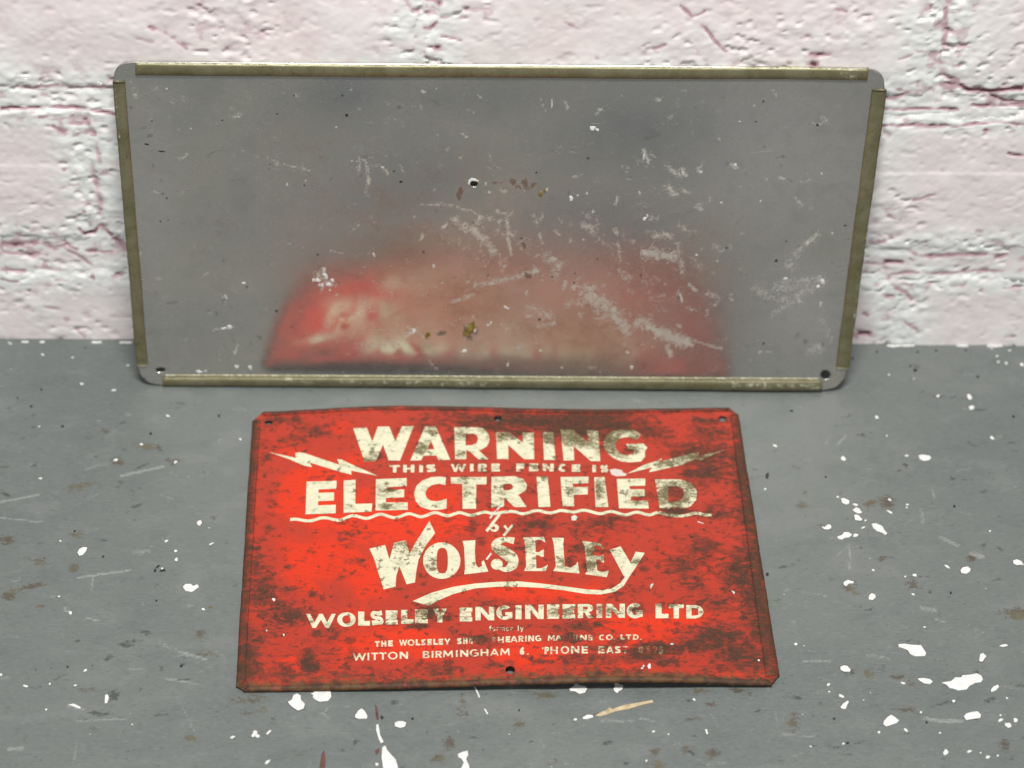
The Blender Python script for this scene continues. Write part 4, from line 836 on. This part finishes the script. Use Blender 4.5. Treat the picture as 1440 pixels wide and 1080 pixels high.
# ---- lettering: flat cream paint on the panel, drawn as polygons
def letter_obj(name, polys, cuts, wear_or_glint=0.0, lift=.00007, mat=None, grid=.0012, label=None):
    P = [S(p) for p in polys]; C_ = [S(c) for c in cuts]
    allp = np.array([q for p in P for q in p]); lo = allp.min(0); hi = allp.max(0)
    pts = [(x, y) for x in np.arange(lo[0]+grid/2, hi[0], grid) for y in np.arange(lo[1]+grid/2, hi[1], grid) if any(inside((x, y), p) for p in P)]
    V2, T = cdt(P, C_, pts)
    if not len(T): return None
    z = sign_z(V2[:, 0], V2[:, 1]); at = sign_attrs(V2[:, 0], V2[:, 1], z)
    px_, py_ = draw_xy(np.stack([V2[:, 0], V2[:, 1], z], 1))
    at['wear_or_glint'] = np.maximum(wear_or_glint, blobs(px_, py_, WEAR)); at['dirt'] = np.maximum(at['dirt'], blobs(px_, py_, LDIRT))
    # sits a hair above the panel surface
    px2 = np.minimum.reduce([np.hypot(px_-h[0], py_-h[1]) for h in ((378, 594), (1016, 589), (700, 588), (717, 942))])
    o = mesh_obj(name, np.stack([V2[:, 0], V2[:, 1], z+lift], 1)-SO, T, mat or m_cream, SIGN, attrs=at)
    return o
LDIRT = [(715,612,32,10,1.0),(765,615,25,12,1.1),(815,617,30,13,1.15),(860,622,22,26,1.1),(895,612,20,8,.8),(890,632,14,8,.9),(945,695,25,20,1.25),(975,675,16,8,.7),(612,608,18,6,.7),(517,650,12,8,.9),(590,630,14,10,.95),(800,690,15,16,.6),(842,690,9,22,1.0),(765,668,18,8,.75),(735,675,14,10,.6),
 (690,605,20,6,1.0),(650,640,12,10,.6),(940,652,30,8,.9),(975,643,25,6,1.0),(700,775,25,15,.65),(835,775,20,14,.95),(610,795,16,18,.7),(575,770,30,20,.55),(740,765,14,12,.7),(795,790,14,10,.8),(790,860,30,9,.85),(855,858,24,9,.85),(900,856,14,8,.9),(610,862,18,9,.95),(645,860,14,8,.7),(560,866,12,6,.8),(545,712,14,5,.9),(510,690,30,14,.45),(650,690,20,16,.55),(900,705,25,8,.7),(495,712,8,4,.7),(665,668,16,6,.8),(630,850,12,6,.6),(640,742,8,4,.5)]
WEAR = [(664,906,14,6,.6),(688,902,22,7,.7),(794,898,7,7,.8),(802,898,6,8,.6),(830,895,7,6,.6),(765,912,8,8,.45),(775,915,8,6,.5),(880,912,8,6,.7),(915,914,18,8,.3),(545,918,8,6,.5),(650,917,12,6,.25),(640,900,12,6,.4),(700,886,30,5,.62),(622,860,8,6,.4),(585,862,6,5,.5),(568,868,5,4,.6),(950,718,20,4,.8),(770,724,8,3,.6),(912,720,5,3,.9),(835,778,8,5,.3),(768,785,6,4,.6),(705,610,8,5,.3),(850,606,10,5,.4),(925,685,8,14,.35),(660,857,5,5,.3),(525,903,8,6,.25),(955,635,10,5,.35),(985,640,6,4,.5),(568,660,0.1,.1,0)]
def thick_line(pts, w):               # polyline with widths -> polygon
    p = np.array([q[:2] for q in pts], float); ws = np.array([q[2] if len(q) > 2 else w for q in pts], float)
    # Catmull-Rom
    if len(p) > 2:
        ext = np.vstack([2*p[0]-p[1], p, 2*p[-1]-p[-2]]); we = np.concatenate([[ws[0]], ws, [ws[-1]]]); q = []; qw = []
        for i in range(1, len(ext)-2):
            for t in np.linspace(0, 1, 6, endpoint=False):
                a, b, c, d = ext[i-1:i+3]
                q.append(.5*((2*b)+(-a+c)*t+(2*a-5*b+4*c-d)*t*t+(-a+3*b-3*c+d)*t**3)); qw.append(we[i]*(1-t)+we[i+1]*t)
        q.append(p[-1]); qw.append(ws[-1]); p = np.array(q); ws = np.array(qw)
    tn = np.gradient(p, axis=0); tn /= np.linalg.norm(tn, axis=1)[:, None]+1e-9; nn = np.stack([-tn[:, 1], tn[:, 0]], 1)
    L = p+nn*ws[:, None]/2; Rr = p-nn*ws[:, None]/2
    return [tuple(x) for x in L]+[tuple(x) for x in Rr[::-1]]
def ring(cx, cy, rx, ry, n=28, sq=2.0):
    return [(cx+rx*np.sign(math.cos(t))*abs(math.cos(t))**(2/sq), cy+ry*np.sign(math.sin(t))*abs(math.sin(t))**(2/sq)) for t in np.linspace(0, 2*math.pi, n, endpoint=False)]
def smooth_poly(pts, n=2):
    p = [np.array(q, float) for q in pts]
    for _ in range(n):
        o = []
        for i in range(len(p)):
            a, b = p[i], p[(i+1) % len(p)]; o += [a*.78+b*.22, a*.22+b*.78]
        p = o
    return [tuple(q) for q in p]
A = (480, 585, 6.545); Bk = (690, 585, 6.0); Ck = (340, 570, 3.789); Dk = (700, 570, 3.789); Ek = (400, 660, 4.8); Fk = (690, 660, 4.5); Gk = (500, 720, 6.545); G2 = (700, 720, 6.545)
def L(polys, cuts=(), blk=A, wear_or_glint=0.0, **k):
    return letter_obj('letter', [Z1(p, *blk) for p in polys], [Z1(c, *blk) for c in cuts], wear_or_glint, **k)
# WARNING
L([[(110,115),(235,110),(285,240),(335,100),(440,98),(497,235),(560,97),(665,97),(540,412),(437,412),(383,265),(318,415),(215,425)]])
L([[(770,100),(868,97),(1003,405),(897,408),(875,365),(755,368),(735,410),(635,412)]], [[(825,228),(858,308),(792,310)]])
L([[(1040,105),(1260,105),(1310,118),(1345,150),(1362,195),(1360,240),(1340,280),(1300,305),(1265,320),(1355,400),(1262,402),(1190,335),(1150,315),(1150,400),(1048,400)]], [[(1143,165),(1215,163),(1248,180),(1260,215),(1245,250),(1205,270),(1143,273)]])
L([[(45,140),(150,138),(272,228),(270,143),(362,141),(367,367),(282,367),(148,245),(150,365),(55,365)]], blk=Bk)
L([[(440,138),(530,138),(547,372),(450,372)]], blk=Bk)
L([[(592,118),(690,116),(825,228),(812,123),(905,123),(925,382),(845,382),(700,255),(705,375),(615,378)]], blk=Bk)
L([[(1270,155),(1232,205),(1180,182),(1130,180),(1080,195),(1053,230),(1055,275),(1085,315),(1130,332),(1175,330),(1208,312),(1212,290),(1160,275),(1140,238),(1290,235),(1322,270),(1300,300),(1302,345),(1270,385),(1180,393),(1110,388),(1040,360),(985,315),(955,262),(955,210),(980,165),(1020,135),(1080,118),(1150,115),(1210,125)]], blk=Bk)
# ELECTRIFIED
L([[(150,85),(352,78),(350,132),(230,137),(230,160),(335,157),(335,212),(228,216),(226,245),(347,240),(345,298),(142,305)]], blk=Ek)
L([[(400,77),(480,72),(478,235),(593,232),(588,287),(400,295)]], blk=Ek)
L([[(618,68),(825,60),(825,115),(690,122),(690,140),(808,137),(808,190),(685,195),(685,225),(832,225),(832,275),(615,280)]], blk=Ek)
L([[(1090,55),(1087,108),(1040,98),(990,110),(960,135),(950,165),(960,193),(985,212),(1030,218),(1095,200),(1095,265),(1050,275),(990,277),(920,255),(885,215),(875,165),(890,115),(930,78),(990,55),(1040,50)]], blk=Ek)
L([[(1122,55),(1365,53),(1363,103),(1295,103),(1293,268),(1203,268),(1200,100),(1125,98)]], blk=Ek)
L([[(5,50),(150,45),(205,62),(230,100),(222,135),(175,163),(228,240),(150,240),(85,178),(85,240),(5,242)]], [[(80,95),(125,92),(145,108),(135,128),(105,135),(80,135)]], blk=Fk)
L([[(290,48),(362,45),(378,238),(303,240)]], blk=Fk)
L([[(442,50),(620,48),(618,88),(520,92),(520,115),(615,112),(614,160),(525,163),(528,235),(455,235)]], blk=Fk)
L([[(655,52),(720,50),(745,240),(665,240)]], blk=Fk)
L([[(798,62),(978,60),(978,105),(878,107),(880,128),(973,127),(975,172),(885,175),(888,200),(995,200),(1000,250),(812,248)]], blk=Fk)
L([[(1040,65),(1200,65),(1270,90),(1305,140),(1300,195),(1265,235),(1205,253),(1070,248)]], [[(1120,108),(1180,108),(1218,125),(1225,165),(1205,195),(1170,208),(1125,208)]], blk=Fk)
# Wolseley, drawn lettering
L([[(128,340),(272,305),(312,440),(355,285),(462,262),(497,390),(545,295),(600,210),(680,85),(732,195),(640,320),(580,440),(560,540),(547,650),(470,668),(403,500),(375,590),(368,690),(258,715),(170,430)]], blk=Gk)
L([ring(793, 450, 172, 168, 36)], [ring(798, 450, 52, 118, 28, 2.8)], blk=Gk)
L([[(985,268),(1103,262),(1098,380),(1105,480),(1130,515),(1165,500),(1160,460),(1180,445),(1222,550),(1000,577),(1008,520),(1000,330)]], blk=Gk)
L([thick_line([(150,268,62),(75,256,44),(5,275,66),(-20,322,84),(55,372,104),(130,430,112),(132,492,92),(78,530,48),(25,522,28),(-5,500,26)], 40), ring(-9, 483, 55, 50, 20)], blk=G2)
L([[(235,235),(425,232),(438,285),(400,258),(345,262),(348,370),(380,372),(410,350),(425,350),(422,415),(400,415),(380,400),(350,400),(355,520),(400,520),(462,488),(440,545),(243,545),(262,500),(250,300)]], blk=G2)
L([[(498,238),(608,240),(603,300),(615,500),(665,515),(715,490),(735,460),(752,568),(510,545),(535,500),(515,300)]], blk=G2)
L([[(778,268),(940,290),(975,330),(965,342),(930,312),(890,308),(885,402),(940,408),(972,392),(978,468),(955,462),(930,440),(905,438),(915,540),(965,555),(1022,540),(1003,602),(805,575),(822,540),(800,320)]], blk=G2)
L([[(1030,350),(1130,318),(1222,470),(1268,368),(1352,378),(1290,480),(1205,605),(1165,600),(1110,500)]], blk=G2)
upper = Z1([(525,822),(700,745),(900,690),(1100,660),(1300,645)], *Gk)+Z1([(200,640),(400,660),(600,685),(800,712),(950,722),(1050,705),(1130,655),(1168,598)], *G2)
lower = Z1([(1207,603),(1160,680),(1080,735),(950,762),(800,755),(600,722),(400,700),(200,690)], *G2)+Z1([(1300,690),(1100,705),(900,757),(770,812),(670,865)], *Gk)
letter_obj('flourish', [upper+lower], [], 0)
# bolts and wavy rule
letter_obj('lightning_bolt', [Z1([(143,250),(290,282),(285,255),(322,252),(520,318),(508,288),(530,290),(590,318),(725,377),(583,349),(584,371),(540,360),(362,306),(374,330),(330,322),(250,287)], *Ck)], [], 0)
letter_obj('lightning_bolt', [Z1([(688,366),(780,318),(845,298),(875,283),(866,302),(1010,262),(1072,252),(1070,268),(1140,256),(1208,238),(1085,292),(1050,288),(985,318),(805,358),(822,332),(740,352)], *Dk)], [], .0)
wv = [(408,731)]+Z1([(80,338),(170,350),(265,328),(370,345),(460,314),(555,333),(645,305),(745,328),(840,301),(925,322),(1015,294),(1100,315),(1180,294),(1260,312),(1350,290),(1410,300)], *Ek)+Z1([(130,268),(210,283),(290,262),(375,278),(445,262),(520,272),(595,260),(690,282),(765,268),(850,290),(925,272),(1000,290),(1060,275),(1140,292),(1220,295),(1300,278),(1350,290),(1398,290)], *Fk)
letter_obj('wavy_rule', [thick_line(wv, 4.1)], [], 0)
# by
L([thick_line([(1325,25,26),(1262,105,26),(1205,180,26)], 26), ring(1278, 148, 42, 36, 18)], [ring(1270, 150, 17, 15, 10)], blk=Gk)
L([thick_line([(60,128,22),(95,172,20)], 20), thick_line([(138,122,24),(95,172,22),(52,220,24)], 22)], blk=G2)

# ---- a plain alphabet in a unit box (x right, y down) for the smaller rows
def bar(x0, y0, x1, y1): return [(x0, y0), (x1, y0), (x1, y1), (x0, y1)]
def glyph(ch, s):                     # s: stem width as a share of the width, t: bar height
    t = s*.72; P = []; C_ = []
    if ch == 'T': P = [bar(0, 0, 1, t*1.05), bar(.5-s/2, t*.5, .5+s/2, 1)]
    elif ch == 'H': P = [bar(0, 0, s, 1), bar(1-s, 0, 1, 1), bar(s*.5, .5-t/2, 1-s*.5, .5+t/2)]
    elif ch == 'I': P = [bar(0, 0, 1, 1)]
    elif ch == 'L': P = [bar(0, 0, s*1.15, 1), bar(0, 1-t*1.05, 1, 1)]
    elif ch == 'E': P = [bar(0, 0, s*1.15, 1), bar(0, 0, 1, t), bar(0, .5-t/2, .92, .5+t/2), bar(0, 1-t, 1, 1)]
    elif ch == 'F': P = [bar(0, 0, s*1.15, 1), bar(0, 0, 1, t), bar(0, .5-t/2, .9, .5+t/2)]
    elif ch == 'N': P = [[(0,0),(s*1.1,0),(1-s,.62),(1-s,0),(1,0),(1,1),(1-s*1.1,1),(s,.38),(s,1),(0,1)]]
    elif ch == 'W': a = s*.78; P = [[(0,0),(a,0),(.29,.62),(.5-a*.45,0),(.5+a*.45,0),(.71,.62),(1-a,0),(1,0),(.78,1),(.78-a*.8,1),(.5,.42),(.22+a*.8,1),(.22,1)]]
    elif ch == 'M': a = s*.8; P = [[(.06,0),(.06+a,0),(.5,.55),(.94-a,0),(.94,0),(1,1),(1-a,1),(1-a-.03,.38),(.5,.88),(a+.03,.38),(a,1),(0,1)]]
    elif ch == 'A': P = [[(.5-s*.48,0),(.5+s*.48,0),(1,1),(1-s*.95,1),(1-s*1.15,.80),(s*1.15,.80),(s*.95,1),(0,1)]]; C_ = [[(.5,.30),(.5+.17*(1.2-s),.62),(.5-.17*(1.2-s),.62)]]
    elif ch == 'Y': P = [[(0,0),(s*1.05,0),(.5,.40),(1-s*1.05,0),(1,0),(.5+s*.5,.60),(.5+s*.5,1),(.5-s*.5,1),(.5-s*.5,.60)]]
    elif ch in 'O0': P = [ring(.5, .5, .5, .52, 22)]; C_ = [ring(.5, .5, .5-s*.95, .52-t*1.05, 16)]
    elif ch == 'D': P = [[(0,0),(.5,0),(.8,.1),(.97,.32),(1,.5),(.97,.68),(.8,.9),(.5,1),(0,1)]]; C_ = [[(s,t),(.5,t),(.7,.27),(1-s*.95,.5),(.7,.73),(.5,1-t),(s,1-t)]]
    elif ch == 'P': P = [bar(0, 0, s, 1), [(0,0),(.65,0),(.93,.1),(1,.3),(.93,.5),(.65,.6),(0,.6)]]; C_ = [[(s,t*.8),(.62,t*.8),(1-s*.9,.3),(.62,.6-t*.8),(s,.6-t*.8)]]
    elif ch == 'R': P = [bar(0, 0, s, 1), [(0,0),(.62,0),(.86,.08),(.95,.29),(.86,.5),(.66,.58),(1,1),(1-s*1.2,1),(.42,.60),(0,.60)]]; C_ = [[(s,t*.8),(.58,t*.8),(.92-s*.9,.29),(.58,.58-t*.8),(s,.58-t*.8)]]
    elif ch == 'B': P = [[(0,0),(.6,0),(.85,.08),(.9,.25),(.85,.42),(.72,.48),(.95,.58),(1,.74),(.92,.92),(.65,1),(0,1)]]; C_ = [[(s,t*.75),(.58,t*.75),(.88-s*.9,.25),(.58,.45-t*.35),(s,.45-t*.35)], [(s,.47+t*.42),(.62,.47+t*.42),(.97-s*.9,.74),(.62,1-t*.75),(s,1-t*.75)]]
    elif ch in 'CG':
        th = np.linspace(math.radians(-48), math.radians(-312), 20)
        P = [[(.52+.52*math.cos(a), .5+.53*math.sin(a)) for a in th]+[(.52+(.52-s)*math.cos(a), .5+(.53-t*1.05)*math.sin(a)) for a in th[::-1]]]
        if ch == 'G': P.append(bar(.56, .46, 1, .46+t*.95)); P.append(bar(1-s*.9, .46, 1, .92))
    elif ch == 'S': P = [thick_line([(.90,.12),(.55,.04+t/2),(.18,.17),(.14,.33),(.42,.46),(.78,.60),(.86,.78),(.55,.96-t/2),(.06,.86)], t*1.05)]
    elif ch == '6': P = [thick_line([(.80,.04),(.42,.22),(.16,.60)], s), ring(.5, .68, .46, .34, 16)]; C_ = [ring(.5, .68, .46-s, .34-t, 12)]
    elif ch == '9': P = [thick_line([(.20,.96),(.58,.78),(.84,.40)], s), ring(.5, .32, .46, .34, 16)]; C_ = [ring(.5, .32, .46-s, .34-t, 12)]
    elif ch == '8': P = [ring(.5, .26, .40, .27, 14), ring(.5, .72, .48, .30, 14)]; C_ = [ring(.5, .26, .40-s*.8, .27-t*.8, 10), ring(.5, .72, .48-s*.8, .30-t*.8, 10)]
    elif ch == '5': P = [bar(.15, 0, .9, t), bar(.15, 0, .15+s*.8, .46), thick_line([(.18,.46),(.55,.36+t/2),(.86,.66),(.6,.94),(.06,.92)], s*.85)]
    elif ch == '.': P = [bar(0, .82, 1, 1)]
    elif ch == "'": P = [bar(0, 0, 1, .28)]
    return P, C_
def row(items, tops, bots, stem_px, blk=None, wear_or_glint=0):
    for it in items:
        ch, xa_, xb_ = it[:3]; wr = it[3] if len(it) > 3 else wear_or_glint
        if blk: xa_ = blk[0]+xa_/blk[2]; xb_ = blk[0]+xb_/blk[2]
        xm = (xa_+xb_)/2; t = np.interp(xm, *zip(*tops)); b = np.interp(xm, *zip(*bots)); wd = xb_-xa_
        s = min(.46, stem_px/max(wd, .1)); P, C_ = glyph(ch, s if ch != 'I' else 1)
        f = lambda q: (xa_+q[0]*wd, t+q[1]*(b-t))
        letter_obj('letter', [[f(q) for q in p] for p in P], [[f(q) for q in c] for c in C_], wr, grid=.0011)
row([('T',547.7,562.5),('H',567,582.7),('I',589.6,594.8),('S',600,612.5),('W',634,655.5),('I',661,666),('R',672,685.5),('E',691,703),('F',726,738),('E',744,757),('N',763,778.7),('C',785,797),('E',804,816),('I',833,838),('S',845,855)],
    [(547,654.5),(690,652.3),(760,652),(850,654.6)], [(547,664.9),(690,663.3),(760,663),(850,664.6)], 5.0)
z1_ = (420, 840, 4.8); z2_ = (700, 840, 4.8)
def cv(items, z): return [(c[0], z[0]+c[1]/4.8, z[0]+c[2]/4.8)+tuple(c[3:]) for c in items]
row(cv([('W',50,250),('O',260,385),('L',402,482),('S',490,570),('E',587,668),('L',692,775),('E',785,872),('Y',905,1000),('E',1087,1172),('N',1193,1320),('G',1333,1442)], z1_)+cv([('I',120,160),('N',185,310),('E',332,415),('E',437,522),('R',540,650),('I',667,705),('N',730,858),('G',870,978),('L',1065,1152),('T',1155,1255),('D',1272,1388)], z2_),
    [(430,864.6),(541,859),(590,857.5),(650,855),(700,852.7),(760,850.5),(850,849.5),(920,849),(985,851.5)], [(430,884.5),(490,881.3),(541,878.7),(600,876.5),(660,874),(700,871.5),(770,870.6),(850,869),(920,869.6),(985,870.3)], 7.4)
row(cv([('T',515,547),('H',557,592),('E',605,635),('W',678,733),('O',735,782),('L',790,820),('S',828,858),('E',868,898),('L',908,938),('E',945,975),('Y',982,1025),('S',1070,1100),('H',1110,1140),('E',1150,1175),('E',1185,1210),('P',1220,1248),('S',1300,1330),('H',1345,1385),('E',1397,1428)], z1_)+cv([('A',85,133),('R',140,175),('I',185,195),('N',206,245),('G',252,293),('M',338,385),('A',388,432),('C',440,475),('H',485,518),('I',528,536),('N',555,600),('E',612,640),('C',683,722),('O',730,775),('.',783,791),('L',828,855),('T',865,900),('D',912,950),('.',960,968)], z2_),
    [(527,902),(567,900),(620,898.6),(700,896),(725,894.6),(780,893.5),(900,892.5)], [(527,910),(567,908.5),(620,907),(700,904.5),(725,903),(780,901),(900,900)], 2.3)
row(cv([('W',365,455),('I',465,476),('T',490,537),('T',545,592),('O',603,668),('N',682,738),('B',838,885),('I',898,909),('R',924,968),('M',975,1042),('I',1062,1073),('N',1090,1145),('G',1155,1215),('H',1228,1280),('A',1293,1350),('M',1362,1424)], z1_)+cv([('6',148,180),('.',198,207),("'",300,307),('P',316,346),('H',355,405),('O',425,482),('N',495,550),('E',566,608),('E',678,722),('A',732,782),('S',790,830),('T',842,878,.3),('0',950,982,.28),('8',1000,1028,.34),('9',1046,1075,.3),('5',1085,1116,.1)], z2_),
    [(500,919),(560,917),(620,915.6),(700,912.5),(740,911),(800,909),(940,908.8)], [(500,929.6),(560,927),(620,925),(700,922),(740,921),(800,919.2),(940,918.8)], 2.5)
def small_script(x, ys, chars):        # "formerly"
    for ch, dx, wdt in chars:
        y = 887.6; X = x+dx
        pl = {'f': [[(X+.6,y),(X+.6,y-7),(X+2.8,y-7.6),(X+2.8,y-6.4),(X+1.9,y-6),(X+1.9,y)], bar(X-.4, y-5, X+3, y-4.1)],
              'o': [ring(X+2.2, y-2.5, 2.3, 2.7, 14)], 'r': [bar(X, y-5, X+1.3, y), bar(X, y-5, X+3, y-3.9)],
              'm': [bar(X, y-5, X+1.2, y), bar(X+2.8, y-5, X+4, y), bar(X+5.6, y-5, X+6.8, y), bar(X, y-5, X+6.8, y-4)],
              'e': [ring(X+2.2, y-2.5, 2.3, 2.7, 14)], 'l': [bar(X, y-7.6, X+1.3, y)], 'y': [[(X,y-5),(X+1.3,y-5),(X+2.4,y-2),(X+3.6,y-5),(X+4.8,y-5),(X+2.4,y+1.6),(X+1.1,y+1.6),(X+1.8,y-.4)]]}[ch]
        cu = [ring(X+2.2, y-2.5, 1.1, 1.5, 8)] if ch in 'oe' else []
        letter_obj('letter', pl, cu, .26 if dx < 34 else .0, grid=.0008)
small_script(688, None, [('f',0,3),('o',4.3,4),('r',10.5,3),('m',15,7),('e',23.5,4),('r',30,3),('l',40.2,1.4),('y',43.4,5)])
# later white and pink paint marks on the sign
def mark(name, pts, mat, h=.00025):
    P = S(pts); z = [float(sign_z(np.array([p[0]]), np.array([p[1]]))[0]) for p in P]; n = len(P); c = sum(P)/n
    V = [(p[0], p[1], a) for p, a in zip(P, z)]+[(*(c+(p-c)*.85), a+h) for p, a in zip(P, z)]
    Fc = [(i, (i+1) % n, n+(i+1) % n, n+i) for i in range(n)]+[tuple(range(n, 2*n))]
    a = sum(P[i][0]*P[(i+1) % n][1]-P[(i+1) % n][0]*P[i][1] for i in range(n))
    if a < 0: Fc = [f[::-1] for f in Fc]
    return mesh_obj(name, np.array(V)-SO, Fc, mat, SIGN, smooth=False)
mark('paint_smear', Z1([(1003,455),(1045,445),(1110,458),(1115,480),(1148,490),(1140,505),(1060,510),(1020,495)], *Bk), m_pink)
for t in [(385,843.5,2.2,2.2),(375,887,1.2,1.3),(399,893,1.4,1.6),(913,937,2.6,3.6,0),(903,940,2,1.2),(945,906,2.4,1.2),(1067,929,1.8,1.3),(905,937,1.5,1.5),(780,672,.1,.1)]:
    if t[2] > .5: mark('paint_fleck', ragged(*t[:4], ang=0, n=8), m_white)
for p in [[(803,727),(808,724),(812,727),(810,732),(804,732)], [(1028,830),(1034,833),(1032,836)], [(698,716),(706,708),(707,710),(699,719)], [(688,728),(696,718),(698,719),(690,730)], [(683,786),(690,777),(692,779),(685,788)], [(981,733),(990,736),(990,737),(981,734.5)], [(914,823),(918,820),(919,822),(915,829)]]:
    mark('scrape', p, m_fleck, .0001)

# drop both things so that their lowest edges touch the floor
bpy.context.view_layer.update()
for rt in (SIGN, PLATE):
    lo = 1e9
    for ch in rt.children:
        me = ch.data; co = np.empty(len(me.vertices)*3, dtype=np.float32); me.vertices.foreach_get('co', co); co = co.reshape(-1, 3)
        mw = np.array(ch.matrix_world); lo = min(lo, (co@mw[2, :3]+mw[2, 3]).min())
    print('LOWEST', rt.name, lo)
    rt.location.z -= lo-.00025
